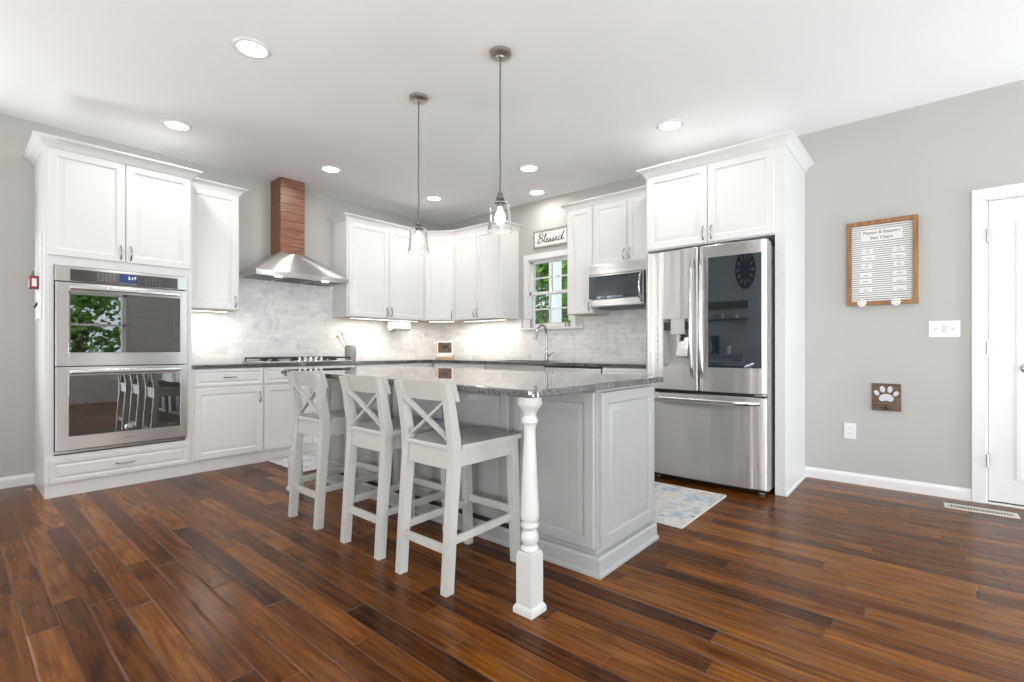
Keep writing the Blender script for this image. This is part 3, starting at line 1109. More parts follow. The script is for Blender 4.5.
# smoked glass in the right door
m = MB()
gx0, gx1, gz0, gz1 = 0.500, FW - 0.032, 0.893, 1.695
ng = 10
front, back = [], []
for i in range(ng + 1):
    x = gx0 + (gx1 - gx0) * i / ng
    front.append((x, fy(x) - 0.0035)); back.append((x, fy(x) + 0.004))
rings = [[(x, y, gz0) for x, y in front + back[::-1]], [(x, y, gz1) for x, y in front + back[::-1]]]
m.loft(rings)
m.build('smoked_glass_panel', 'fridge_glass', rd, angle=50)
m = MB(); m.lathe([(0.012, 0), (0.012, -0.001), (0.001, -0.0012)], (FW - 0.09, fy(FW - 0.09) - 0.0005, 1.742), 20, 'y'); m.build('round_badge', 'greyplastic', rd)


def bow_handle(parent, x, z0, z1):
    m = MB()
    y0 = fy(x)
    pts = [(x, y0 + 0.002, z0), (x, y0 - 0.03, z0 + 0.012), (x, y0 - 0.05, z0 + 0.05)]
    for i in range(9):
        t = i / 8
        pts.append((x, y0 - 0.052 - 0.016 * math.sin(PI * t), z0 + 0.09 + (z1 - z0 - 0.18) * t))
    pts += [(x, y0 - 0.05, z1 - 0.05), (x, y0 - 0.03, z1 - 0.012), (x, y0 + 0.002, z1)]
    # flat oval section
    rings = []
    for i, p in enumerate(pts):
        p = Vector(p)
        t = (Vector(pts[min(i + 1, len(pts) - 1)]) - Vector(pts[max(i - 1, 0)])).normalized()
        s = Vector((1, 0, 0)); u = s.cross(t)
        rings.append([p + s * 0.0135 * math.cos(2 * PI * j / 12) + u * 0.009 * math.sin(2 * PI * j / 12) for j in range(12)])
    m.loft(rings)
    m.build('door_handle', 'steel_plain', parent)


bow_handle(ld, XM - 0.036, 0.815, 1.70)
bow_handle(rd, XM + 0.036, 0.815, 1.70)
m = MB()
pts = []
for i in range(15):
    t = i / 14
    x = 0.045 + (FW - 0.09) * t
    e = min(t, 1 - t) * 14
    y = fy(x) - (0.002 if e < 0.5 else 0.036 if e < 1.5 else 0.05)
    pts.append((x, y, 0.648))
rings = []
for i, p in enumerate(pts):
    p = Vector(p)
    t = (Vector(pts[min(i + 1, 14)]) - Vector(pts[max(i - 1, 0)])).normalized()
    s = Vector((0, 0, 1)); u = s.cross(t)
    rings.append([p + s * 0.016 * math.cos(2 * PI * j / 12) + u * 0.009 * math.sin(2 * PI * j / 12) for j in range(12)])
m.loft(rings); m.build('drawer_handle', 'steel_plain', fd)
m = MB(); m.lathe([(0.009, 0), (0.009, -0.001), (0.001, -0.0011)], (0.36, fy(0.36) - 0.0005, 0.11), 16, 'y'); m.build('round_badge', 'dispgrey', fd)
for x in (0.05, FW - 0.05):
    m = MB(); m.box(x - 0.045, x + 0.045, 0.03, 0.18, 1.765, 1.79, 0.008); m.build('hinge_cover', 'greyplastic', fr)
for x in (0.03, FW - 0.06):
    m = MB(); m.box(x - 0.02, x + 0.05, 0.02, 0.075, 0.696, 0.712, 0.003); m.build('center_hinge', 'chrome', fr)

# ------------------------------------------------------------------ base cabinets, oven wall
BD = XF - XA - 0.002


def base_cab(label, loc, rz, W, D, fronts, toe=True, mat='cab'):
    r = thing('base_cabinet', label, 'cabinet', loc, rz)
    m = MB(); m.box(0, W, 0, D, 0.0 if not toe else 0.1, CT - 0.036)
    m.box(0, W, 0.012, D, 0, 0.1)
    m.build('carcass', mat, r)
    for fdef in fronts:
        if fdef[0] == 'drawer':
            drawer_part(r, *fdef[1:5], handle=fdef[5] if len(fdef) > 5 else True)
        else:
            door_part(r, fdef[1], fdef[2], fdef[3], fdef[4], fdef[5], fdef[6])
    return r


DT, DB, RT, RB = 0.856, 0.712, 0.695, 0.108
w1 = 0.558
base_cab('white base cabinet with drawer and door beside the tall oven cabinet', (XF, 1.310, 0), RA, w1, BD,
         [('drawer', 0.012, w1 - 0.006, DB, DT), ('door', 0.012, w1 - 0.006, RB, RT, w1 - 0.034, 0.60)])
w2 = 0.93
base_cab('wide white base cabinet under the gas cooktop', (XF, 1.310 + w1, 0), RA, w2, BD,
         [('drawer', 0.006, w2 / 2 - 0.003, DB, DT), ('drawer', w2 / 2 + 0.003, w2 - 0.006, DB, DT), ('door', 0.006, w2 / 2 - 0.003, RB, RT, w2 / 2 - 0.03, 0.60),
          ('door', w2 / 2 + 0.003, w2 - 0.006, RB, RT, w2 / 2 + 0.03, 0.60)])
w3 = YBF - 0.001 - (1.310 + w1 + w2)
base_cab('white base cabinet between the cooktop and the room corner', (XF, 1.310 + w1 + w2, 0), RA, w3, BD,
         [('drawer', 0.006, w3 / 2 - 0.003, DB, DT), ('drawer', w3 / 2 + 0.003, w3 - 0.04, DB, DT), ('door', 0.006, w3 / 2 - 0.003, RB, RT, w3 / 2 - 0.03, 0.60),
          ('door', w3 / 2 + 0.003, w3 - 0.04, RB, RT, w3 / 2 + 0.03, 0.60)])
# window wall
BDB = YB - YBF - 0.002
SX0, SX1 = -3.69, -2.885
DWX1 = -2.235
wq = SX0 - (XF + 0.003)
base_cab('white base cabinet in the corner left of the apron sink', (XF + 0.003, YBF, 0), 0, wq, BDB,
         [('drawer', 0.04, wq / 2 - 0.003, DB, DT), ('drawer', wq / 2 + 0.003, wq - 0.006, DB, DT), ('door', 0.04, wq / 2 - 0.003, RB, RT, wq / 2 - 0.03, 0.6),
          ('door', wq / 2 + 0.003, wq - 0.006, RB, RT, wq / 2 + 0.03, 0.6)])
# sink cabinet (lower)
sk = thing('base_cabinet', 'white base cabinet carrying the stainless apron sink', 'cabinet', (SX0, YBF, 0), 0)
sw = SX1 - SX0
m = MB(); m.box(0, sw, 0, BDB, 0.1, 0.64); m.box(0, sw, 0.012, BDB, 0, 0.1); m.build('carcass', 'cab', sk)
door_part(sk, 0.006, sw / 2 - 0.003, RB, 0.632, sw / 2 - 0.03, 0.56); door_part(sk, sw / 2 + 0.003, sw - 0.006, RB, 0.632, sw / 2 + 0.03, 0.56)
ww = -1.795 - DWX1
base_cab('narrow white base cabinet between the dishwasher and the refrigerator', (DWX1, YBF, 0), 0, ww, BDB,
         [('drawer', 0.006, ww - 0.006, DB, DT), ('door', 0.006, ww - 0.006, RB, RT, 0.04, 0.6)])

# apron sink
si = thing('apron_sink', 'stainless apron-front sink under the window', 'sink', (SX0 + 0.004, YBF, 0.645), 0)
m = MB()
h = CT - 0.037 - 0.645
m.box(0, sw - 0.008, -0.012, 0.012, 0, h, 0.005); m.box(0, 0.012, 0.012, 0.46, 0, h); m.box(sw - 0.02, sw - 0.008, 0.012, 0.46, 0, h)
m.box(0.012, sw - 0.02, 0.45, 0.46, 0, h); m.box(0.012, sw - 0.02, 0.012, 0.45, 0, 0.01)
m.build('basin', 'steel', si)
m = MB(); m.lathe([(0.05, 0.0105), (0.045, 0.013), (0.02, 0.011), (0.001, 0.011)], ((sw) / 2, 0.24, 0), 20); m.build('drain', 'chrome', si)

# dishwasher
dw = thing('dishwasher', 'stainless dishwasher right of the apron sink', 'dishwasher', (SX1 + 0.003, YBF, 0), 0)
dww = DWX1 - SX1 - 0.006
m = MB(); m.box(0, dww, 0.02, 0.56, 0.02, CT - 0.04); m.build('tub', 'greyplastic', dw)
m = MB(); m.box(0.002, dww - 0.002, -0.02, 0.018, 0.1, 0.846, 0.004); dd = m.build('dishwasher_door', 'steel', dw)
m = MB(); m.box(0.004, dww - 0.004, -0.012, 0.018, 0.846, 0.858); m.build('control_strip', 'black', dw)
m = MB(); m.tube([(0.06, -0.05, 0.79), (dww - 0.06, -0.05, 0.79)], 0.011, 12)
m.tube([(0.08, -0.05, 0.79), (0.08, -0.018, 0.79)], 0.008, 10); m.tube([(dww - 0.08, -0.05, 0.79), (dww - 0.08, -0.018, 0.79)], 0.008, 10)
m.build('bar_handle', 'steel_plain', dd)
m = MB(); m.box(0, dww, 0.03, 0.05, 0.0, 0.1); m.build('kick_plate', 'black', dw)

# perimeter countertop, one continuous slab
OH = 0.028
ctp = thing('granite_countertop', 'dark speckled granite countertop running round both kitchen walls', 'countertop', (0, 0, 0))
m = MB()
zt, zb = CT, CT - 0.034
m.box(XA + 0.002, XF + OH, 1.311, YBF - OH, zb, zt, 0.005)
m.box(XA + 0.002, SX0 + 0.02, YBF - OH - 0.012, YB - 0.002, zb, zt, 0.005)
m.box(SX0 + 0.005, SX1 - 0.005, YBF - OH - 0.0, YBF + 0.03, zb, zt, 0.005)
m.box(SX0 + 0.005, SX1 - 0.005, YBF + 0.44, YB - 0.002, zb, zt, 0.003)
m.box(SX1 - 0.02, -1.793, YBF - OH, YB - 0.002, zb, zt, 0.005)
m.build('slab', 'granite', ctp)

# backsplash on both walls
m = MB(); m.box(0, YB - 1.312, 0, 0.009, CT, ZU0 + 0.0)
m.box(1.773 - 1.312, 2.872 - 1.312, 0, 0.009, ZU0, 1.78)
struct(m.build('tile_backsplash', 'tile', None, loc=(XA + 0.0095, 1.312, 0), rot=(0, 0, RA)))
m = MB()
m.box(0, WX0 - 0.1 - XA - 0.01, 0, 0.009, CT, ZU0)
m.box(WX0 - 0.1 - XA - 0.01, -2.83 - XA - 0.01, 0, 0.009, CT, WZ0 - 0.03)
m.box(-2.83 - XA - 0.01, -1.795 - XA - 0.01, 0, 0.009, CT, 1.45)
m.box(C0 - XA - 0.01 + 0.02, -2.83 - XA - 0.01, 0, 0.009, WZ0 - 0.03, WZ0 - 0.029)
struct(m.build('tile_backsplash', 'tile', None, loc=(XA + 0.01, YB - 0.0095, 0)))

# ------------------------------------------------------------------ range hood
hd = thing('range_hood', 'wall range hood with stainless pyramid canopy and stained wood chimney', 'range hood', (XA + 0.002, 2.333, 0), RA)
HW, HD, HZ = 0.937, 0.46, 1.724
m = MB()


def ring(x0, x1, y0, y1, z):
    return [(x0, y0, z), (x1, y0, z), (x1, y1, z), (x0, y1, z)]


# local y: front is -HD, wall is 0
m.loft([ring(-HW / 2, HW / 2, -HD, 0, HZ), ring(-HW / 2, HW / 2, -HD, 0, HZ + 0.048)], cap0=False, cap1=False)
m.loft([ring(-HW / 2, HW / 2, -HD, 0, HZ + 0.048), ring(-0.15, 0.12, -0.235, 0, 2.0)], cap0=False, cap1=True)
m.build('canopy', 'steel', hd, angle=20)
m = MB()
m.box(-HW / 2 + 0.004, HW / 2 - 0.004, -HD + 0.004, -0.004, HZ + 0.006, HZ + 0.02)
fo = m.build('filter_panel', 'steel_plain', hd)
m = MB()
for i in range(3):
    x = -0.3 + 0.3 * i
    m.box(x - 0.13, x + 0.13, -HD + 0.10, -0.05, HZ + 0.002, HZ + 0.008, 0.002)
m.build('baffle_filters', 'steel_dark', fo)
for x in (-0.24, 0.24):
    m = MB(); m.lathe([(0.034, HZ + 0.007), (0.034, HZ + 0.003), (0.026, HZ + 0.001), (0.001, HZ + 0.001)], (x, -HD + 0.06, 0), 20); m.build('hood_lamp', 'hoodlens', hd)
m = MB()
nb = 9
zz0, zz1 = 1.985, ZC
bh = (zz1 - zz0) / nb
for i in range(nb):
    m.box(-0.146, 0.104, -0.232, -0.222, zz0 + i * bh + 0.0015, zz0 + (i + 1) * bh - 0.0015, 0.002)
    m.box(-0.146, -0.136, -0.222, -0.002, zz0 + i * bh + 0.0015, zz0 + (i + 1) * bh - 0.0015)
    m.box(0.094, 0.104, -0.222, -0.002, zz0 + i * bh + 0.0015, zz0 + (i + 1) * bh - 0.0015)
m.box(-0.137, 0.095, -0.223, -0.003, zz0 + 0.001, zz1 - 0.001)
m.build('wood_chimney', 'hoodwood', hd)

# ------------------------------------------------------------------ cooktop
ck = thing('gas_cooktop', 'stainless five-burner gas cooktop with black cast-iron grates', 'cooktop', (-4.87, 2.345, CT), RA)
m = MB(); m.box(-0.455, 0.455, -0.255, 0.255, 0.0005, 0.012, 0.004); m.build('cooktop_pan', 'steel', ck)
for (cx, w) in ((-0.30, 0.28), (0.0, 0.27), (0.30, 0.28)):
    g = MB()
    x0, x1 = cx - w / 2, cx + w / 2
    y0, y1 = (-0.225, 0.225) if cx else (-0.12, 0.225)
    zt_ = 0.048
    for a, c in ((x0, x0 + 0.012), (x1 - 0.012, x1), (cx - 0.006, cx + 0.006)):
        g.box(a, c, y0, y1, zt_ - 0.014, zt_, 0.002)
    for a in (y0, (y0 + y1) / 2 - 0.006, y1 - 0.012):
        g.box(x0, x1, a, a + 0.012, zt_ - 0.014, zt_, 0.002)
    for a in (x0, x1 - 0.012):
        for c in (y0, y1 - 0.012):
            g.box(a, a + 0.012, c, c + 0.012, 0.012, zt_ - 0.012)
    g.build('grate', 'iron', ck)
for (x, y, r) in ((-0.30, -0.12, 0.04), (-0.30, 0.12, 0.045), (0, 0.08, 0.06), (0.30, -0.12, 0.045), (0.30, 0.12, 0.038)):
    g = MB(); g.lathe([(r, 0.012), (r, 0.02), (r * 0.75, 0.024), (r * 0.75, 0.03), (r * 0.7, 0.033), (0.001, 0.034)], (x, y, 0), 24); g.build('burner', 'iron', ck)
for i in range(5):
    g = MB(); g.lathe([(0.022, 0.012), (0.022, 0.018), (0.018, 0.02), (0.016, 0.046), (0.013, 0.05), (0.001, 0.051)], (-0.10 + i * 0.056, -0.205, 0), 20); g.build('control_knob', 'chrome', ck)

# utensil crock and two spoons
cr = thing('utensil_crock', 'grey stoneware utensil crock at the right end of the cooktop', 'crock', (-4.98, 2.985, CT), 0)
m = MB(); m.lathe([(0.045, 0.0005), (0.056, 0.006), (0.062, 0.05), (0.062, 0.130), (0.057, 0.150), (0.051, 0.158), (0.054, 0.168), (0.048, 0.169), (0.046, 0.158), (0.052, 0.125), (0.052, 0.02), (0.001, 0.012)], seg=32, caps=True)
m.build('jar', 'stone', cr)
for dx, dy, tx, ty, L, lab in ((0.012, 0.0, -0.10, -0.055, 0.255, 'pale wooden spoon leaning left in the grey utensil crock'), (-0.01, 0.012, -0.02, -0.045, 0.265, 'pale wooden spatula standing more upright in the grey utensil crock')):
    m = MB()
    p0 = Vector((-4.98 + dx, 2.985 + dy, CT + 0.02)); d = Vector((tx, ty * 2, L)); d = d.normalized() * L
    p1 = p0 + d
    m.tube([p0, p0 + d * 0.6, p1], [0.005, 0.005, 0.006], 8)
    m.tube([p1, p1 + d * 0.06, p1 + d * 0.14, p1 + d * 0.2], [0.006, 0.014, 0.016, 0.004], 8)
    tag(m.build('wooden_spoon' if dx > 0 else 'wooden_spatula', 'palewood'), lab, 'utensil')

# small framed screen on a wooden stand in the corner
tb_ = thing('tablet_stand', 'small white-framed tablet on a wooden stand in the counter corner', 'tablet', (-4.78, 4.235, CT), math.radians(26))
m = MB(); m.box(-0.125, 0.105, -0.05, 0.05, 0.0005, 0.055, 0.006); m.box(-0.135, -0.120, -0.03, 0.03, 0.02, 0.19, 0.005); m.build('wooden_stand', 'palewood', tb_)
m = MB(); m.box(-0.105, 0.105, -0.056, -0.05, 0.030, 0.07, 0.002); m.build('stand_lip', 'white', tb_)
m = MB(); m.box(-0.112, 0.105, -0.014, 0.012, 0.055, 0.228, 0.006); fo = m.build('tablet_frame', 'white', tb_)
m = MB(); m.box(-0.096, 0.09, -0.0155, -0.013, 0.078, 0.214); m.build('screen', 'screen', fo)

# paper towel roll hung under the wall cabinet
pt = thing('paper_towel_roll', 'white paper towel roll hung under the wall cabinet right of the hood', 'paper towel', (-5.03, 3.55, ZU0), RA)
m = MB(); m.lathe([(0.018, 0.0), (0.058, 0.0), (0.058, 0.27), (0.018, 0.27)], (0, 0, -0.078), 28, 'x'); m.build('towel_roll', 'paper', pt)
m = MB()
for x in (-0.012, 0.282):
    m.box(x - 0.006, x + 0.006, -0.02, 0.02, -0.09, -0.0035, 0.003)
m.tube([(-0.012, 0, -0.078), (0.282, 0, -0.078)], 0.008, 10)
m.build('holder', 'white', pt)

# faucet
fa = thing('faucet', 'tall brushed nickel gooseneck pull-down faucet behind the sink', 'faucet', (-3.235, 4.36, CT), 0)
m = MB(); m.lathe([(0.028, 0.0005), (0.028, 0.006), (0.022, 0.012), (0.020, 0.07), (0.017, 0.078), (0.014, 0.082)], seg=20)
pts = [(0, 0, 0.075), (0, 0, 0.18), (0, 0, 0.27), (0, -0.010, 0.33), (0, -0.045, 0.38), (0, -0.095, 0.39), (0, -0.145, 0.365), (0, -0.170, 0.335)]
m.tube(smooth_path(pts, 4), 0.0125, 12)
m.build('spout', 'pull', fa)
m = MB(); m.tube([(0, -0.168, 0.338), (0, -0.186, 0.30), (0, -0.205, 0.245), (0, -0.208, 0.235)], [0.015, 0.018, 0.021, 0.016], 14); m.build('spray_head', 'chrome', fa)
m = MB(); m.tube([(0, 0, 0.055), (0.03, 0, 0.058), (0.045, 0, 0.06)], [0.012, 0.012, 0.010], 12); m.tube([(0.04, 0, 0.06), (0.085, -0.01, 0.088), (0.10, -0.012, 0.095)], [0.007, 0.006, 0.005], 10); m.build('lever', 'pull', fa)

# microwave
mw = thing('microwave', 'stainless over-the-range microwave under the short wall cabinet', 'microwave', (C1 + 0.022, 4.075, 1.422), 0)
mww = C2 - C1 - 0.026
m = MB(); m.box(0, mww, 0.03, YB - 4.075 - 0.004, 0, 0.418); m.build('microwave_body', 'greyplastic', mw)
m = MB(); m.box(0, mww, 0.0, 0.03, 0.318, 0.416, 0.004)
for i in range(5):
    m.box(0.02, mww - 0.02, -0.002, 0.004, 0.362 + i * 0.009, 0.366 + i * 0.009)
m.build('vent_header', 'steel', mw)
dW = mww * 0.80
m = MB()
m.box(0, 0.03, -0.008, 0.03, 0.012, 0.312, 0.004); m.box(dW - 0.03, dW, -0.008, 0.03, 0.012, 0.312, 0.004)
m.box(0.03, dW - 0.03, -0.008, 0.03, 0.012, 0.075, 0.004); m.box(0.03, dW - 0.03, -0.008, 0.03, 0.292, 0.312, 0.004)
md = m.build('microwave_door', 'steel', mw)
m = MB(); m.box(0.004, dW - 0.012, -0.010, -0.002, 0.085, 0.300, 0.003); m.build('door_glass', 'fridge_glass', md)
m = MB(); m.box(0.06, dW - 0.07, -0.0112, -0.009, 0.105, 0.275); m.build('window_screen', 'mwscreen', md)
pts = []
for i in range(9):
    t = i / 8
    pts.append((dW - 0.016, -0.012 - 0.052 * math.sin(PI * t) ** 0.55, 0.035 + 0.27 * t))
m = MB(); m.tube(pts, 0.012, 12); m.build('bow_handle', 'steel_plain', md)
m = MB(); m.box(dW + 0.003, mww, -0.008, 0.03, 0.012, 0.312, 0.003); m.build('keypad_panel', 'black', mw)
m = MB(); m.box(0.10, mww - 0.02, -0.004, 0.25, -0.012, 0.0, 0.003); m.build('underside_grille', 'black', mw)


# ------------------------------------------------------------------ kitchen island
IX1, IX0 = -1.150, -3.56            # panel face right, left end
IY0, IY1 = 1.935, 2.515
IZT = 0.875
isl = thing('kitchen_island', 'pale grey panelled island cabinet with turned corner posts in the middle of the kitchen', 'kitchen island', (IX1, IY0, 0), 0)
IW, IDp = IX1 - IX0, IY1 - IY0
m = MB(); m.box(-IW, 0, 0, IDp, 0.0, IZT - 0.030); m.build('carcass', 'island', isl)
# corner pilaster + back panels (towards -y)
edges = [(-0.485, -0.008), (-1.008, -0.527), (-1.53, -1.05), (-2.05, -1.57), (-IW + 0.01, -2.092)]
for a, c in edges:
    m = MB(); m.door(a, c, 0.112, IZT - 0.046, 0, 0.02, 0.055, 0.035); m.build('back_panel', 'island', isl, angle=25)
m = MB(); m.door(0.016, IDp - 0.012, 0.112, IZT - 0.046, 0, 0.02, 0.06, 0.04); m.build('end_panel', 'island', isl, angle=25, rot=(0, 0, RA))
m = MB(); m.door(0.016, IDp - 0.012, 0.112, IZT - 0.046, 0, 0.02, 0.06, 0.04); m.build('end_panel', 'island', isl, angle=25, loc=(-IW, IDp, 0), rot=(0, 0, -RA))
# working side doors
nw = 4
for i in range(nw):
    wdt = IW / nw
    o_ = MB(); o_.door(0.006, wdt - 0.006, 0.11, 0.69, 0); dd_ = o_.build('door', 'island', isl, angle=25, loc=(-wdt * i, IDp, 0), rot=(0, 0, PI)); pull(dd_, wdt - 0.04, 0.62)
    o_ = MB(); o_.door(0.006, wdt - 0.006, 0.705, IZT - 0.05, 0, f=0.032, raise_=0.02); dd_ = o_.build('drawer', 'island', isl, angle=25, loc=(-wdt * i, IDp, 0), rot=(0, 0, PI)); pull(dd_, wdt / 2, 0.765, vert=False)
m = MB()
IB = [(0, 0), (0.040, 0), (0.040, 0.013), (0.036, 0.018), (0.029, 0.021), (0.029, 0.072), (0.026, 0.080), (0.022, 0.086), (0, 0.09)]
m.sweep([(o, z) for o, z in IB], [(-IW, IDp), (-IW, 0), (0, 0), (0, IDp)])
m.build('base_molding', 'island', isl, angle=28)
m = MB(); m.box(-2.22, -0.50, -0.0215, 0.0, 0.088, 0.112); m.build('vent_slot', 'black', isl)

POST = [(0.054, 0.846), (0.055, 0.830), (0.056, 0.815), (0.050, 0.803), (0.040, 0.793), (0.036, 0.780), (0.033, 0.768), (0.038, 0.760), (0.043, 0.752), (0.043, 0.742),
        (0.036, 0.733), (0.031, 0.722), (0.030, 0.70), (0.033, 0.64), (0.038, 0.56), (0.044, 0.46), (0.048, 0.395), (0.049, 0.375), (0.046, 0.362), (0.037, 0.356), (0.037, 0.352),
        (0.046, 0.347), (0.048, 0.338), (0.044, 0.330), (0.034, 0.324), (0.034, 0.320), (0.042, 0.310), (0.047, 0.295), (0.046, 0.280), (0.038, 0.268), (0.033, 0.262),
        (0.042, 0.257), (0.047, 0.250), (0.047, 0.244), (0.040, 0.238)]


POST = [(r * (0.88 if z > 0.79 else 0.77), z) for r, z in POST]


def post(x, y, rz=0.0):
    hb = 0.0375
    m = MB()
    m.lathe([(r, z) for r, z in POST][::-1], (0, 0, 0), 28)
    # square top block under the slab and square base block with eased shoulder
    m.loft([ring(-hb, hb, -hb, hb, 0.032), ring(-hb, hb, -hb, hb, 0.222), ring(-hb * 0.86, hb * 0.86, -hb * 0.86, hb * 0.86, 0.240)])
    hf = 0.047
    m.loft([ring(-hf, hf, -hf, hf, 0), ring(-hf, hf, -hf, hf, 0.018), ring(-hf + 0.004, hf - 0.004, -hf + 0.004, hf - 0.004, 0.026), ring(-hb, hb, -hb, hb, 0.034)])
    return m.build('turned_post', 'post', isl, angle=30, loc=(x - IX1, y - IY0, 0))


post(-1.19, 1.492)
post(-3.50, 1.655)

ic = thing('island_countertop', 'thick grey granite slab with rounded corners on the kitchen island', 'countertop', (0, 0, 0))
NR, NL, FL_, FR_ = Vector((-1.108, 1.404)), Vector((-3.61, 1.585)), Vector((-3.61, 2.63)), Vector((-1.112, 2.62))


def rounded(poly, r, n=6):
    out = []
    k = len(poly)
    for i in range(k):
        p, a, b = poly[i], poly[i - 1], poly[(i + 1) % k]
        da, db = (a - p).normalized(), (b - p).normalized()
        s, e = p + da * r, p + db * r
        for j in range(n + 1):
            t = j / n
            out.append((1 - t) ** 2 * s + 2 * t * (1 - t) * p + t * t * e)
    return out


pl = rounded([NR, FR_, FL_, NL], 0.05)
cen = sum(pl, Vector((0, 0))) / len(pl)


def inset(pl, d):
    return [p + (cen - p).normalized() * d for p in pl]


zt, zb = IZT, IZT - 0.029
rg = []
for d, z in ((0.005, zb), (0.0, zb + 0.004), (0, zt - 0.006), (0.002, zt - 0.002), (0.007, zt)):
    rg.append([(p.x, p.y, z) for p in inset(pl, d)])
m = MB(); m.loft(rg); m.build('slab', 'granite', ic, angle=40)

# ------------------------------------------------------------------ bar stools
def make_stool(label, x, y, rz):
    r = thing('bar_stool', label, 'bar stool', (x, y, 0), rz, 'off-white bar stools along the island')
    hw = 0.157                       # leg centre offset
    # rear legs: one continuous leg and back post, kinked
    for s in (-1, 1):
        m = MB()
        prof = [(0.0, -0.213, 0.021), (0.30, -0.193, 0.022), (0.55, -0.172, 0.024), (0.64, -0.175, 0.024), (0.80, -0.203, 0.019), (0.885, -0.227, 0.015)]
        rings = []
        for z, yy, hd_ in prof:
            rings.append([(s * hw - 0.019, yy - hd_, z), (s * hw + 0.019, yy - hd_, z), (s * hw + 0.019, yy + hd_, z), (s * hw - 0.019, yy + hd_, z)])
        m.loft(rings)
        m.build('leg', 'stool', r, angle=30)
    for s in (-1, 1):
        m = MB()
        rings = []
        for z, yy, hx, hy in ((0, 0.222, 0.017, 0.018), (0.30, 0.212, 0.019, 0.02), (0.596, 0.196, 0.021, 0.022)):
            rings.append([(s * (hw + 0.006) - hx, yy - hy, z), (s * (hw + 0.006) + hx, yy - hy, z), (s * (hw + 0.006) + hx, yy + hy, z), (s * (hw + 0.006) - hx, yy + hy, z)])
        m.loft(rings)
        m.build('leg', 'stool', r, angle=30)
    # seat, slightly dished, notched between the posts
    m = MB()
    zs = 0.598
    nx, ny = 8, 8
    V, Fc = [], []
    sx, y0, y1 = 0.192, -0.146, 0.232
    for k, top in ((0, 0), (1, 1)):
        for i in range(nx + 1):
            for j in range(ny + 1):
                u, v = i / nx * 2 - 1, j / ny * 2 - 1
                dish = 0.006 * (1 - u * u) * (1 - v * v) if top else 0
                sxx = sx * (1 - 0.04 * (1 - (v + 1) / 2))
                V.append((u * sxx, y0 + (y1 - y0) * (v + 1) / 2, zs + (0.021 - dish if top else 0)))
    N = (nx + 1) * (ny + 1)
    for i in range(nx):
        for j in range(ny):
            q = [i * (ny + 1) + j, (i + 1) * (ny + 1) + j, (i + 1) * (ny + 1) + j + 1, i * (ny + 1) + j + 1]
            Fc.append(tuple(q)); Fc.append(tuple(N + w for w in q))
    bd = [i * (ny + 1) for i in range(nx + 1)] + [nx * (ny + 1) + j for j in range(1, ny + 1)] + [i * (ny + 1) + ny for i in range(nx - 1, -1, -1)] + [j for j in range(ny - 1, 0, -1)]
    for a, c in zip(bd, bd[1:] + bd[:1]):
        Fc.append((a, c, N + c, N + a))
    m.add(V, Fc)
    m.box(-hw + 0.021, hw - 0.021, -0.198, -0.140, zs + 0.0, zs + 0.021, 0.004)
    m.build('seat', 'stool', r, angle=40)
    # aprons
    m = MB(); m.box(-hw + 0.02, hw - 0.02, -0.188, -0.168, 0.512, 0.599, 0.002); m.build('rear_apron', 'stool', r)
    m = MB(); m.box(-hw + 0.01, hw - 0.01, 0.195, 0.213, 0.525, 0.598, 0.002); m.build('front_apron', 'stool', r)
    for s in (-1, 1):
        m = MB(); m.box(s * hw - 0.009, s * hw + 0.009, -0.15, 0.18, 0.522, 0.598, 0.002); m.build('side_apron', 'stool', r)
    # stretchers
    m = MB(); m.bar((-hw + 0.015, -0.203, 0.178), (hw - 0.015, -0.203, 0.178), 0.018, 0.036, (0, 0, 1), 0.002); m.build('stretcher', 'stool', r)
    m = MB(); m.bar((-hw + 0.015, 0.212, 0.25), (hw - 0.015, 0.212, 0.25), 0.018, 0.036, (0, 0, 1), 0.002); m.build('stretcher', 'stool', r)
    for s in (-1, 1):
        m = MB(); m.bar((s * hw, -0.185, 0.214), (s * hw, 0.205, 0.222), 0.018, 0.034, (0, 0, 1), 0.002); m.build('stretcher', 'stool', r)
    # curved top rail on the front of the posts
    m = MB()
    rings = []
    for i in range(13):
        u = i / 12 * 2 - 1
        xx = u * 0.186
        yc = -0.188 - 0.022 * (1 - u * u)
        rings.append([(xx, yc - 0.009 + 0.012, 0.806), (xx, yc + 0.010 + 0.012, 0.806), (xx, yc + 0.010 - 0.014, 0.893), (xx, yc - 0.009 - 0.014, 0.893)])
    m.loft(rings); m.build('top_rail', 'stool', r, angle=30)
    # crossed back braces
    for s in (-1, 1):
        m = MB(); m.bar((-s * (hw - 0.012), -0.172 + 0.004 * s, 0.632), (s * (hw - 0.012), -0.204 + 0.004 * s, 0.815), 0.012, 0.026, (0, 1, 0.2), 0.002)
        # keep the flat side facing backwards
        m.build('cross_brace', 'stool', r)
    return r


make_stool('off-white cross-back bar stool nearest the near turned post of the island', -1.690, 1.58, 0.0)
make_stool('off-white cross-back bar stool in the middle of the three at the island', -2.205, 1.60, 0.0)
make_stool('off-white cross-back bar stool nearest the ovens, first of the three at the island', -2.812, 1.60, 0.0)

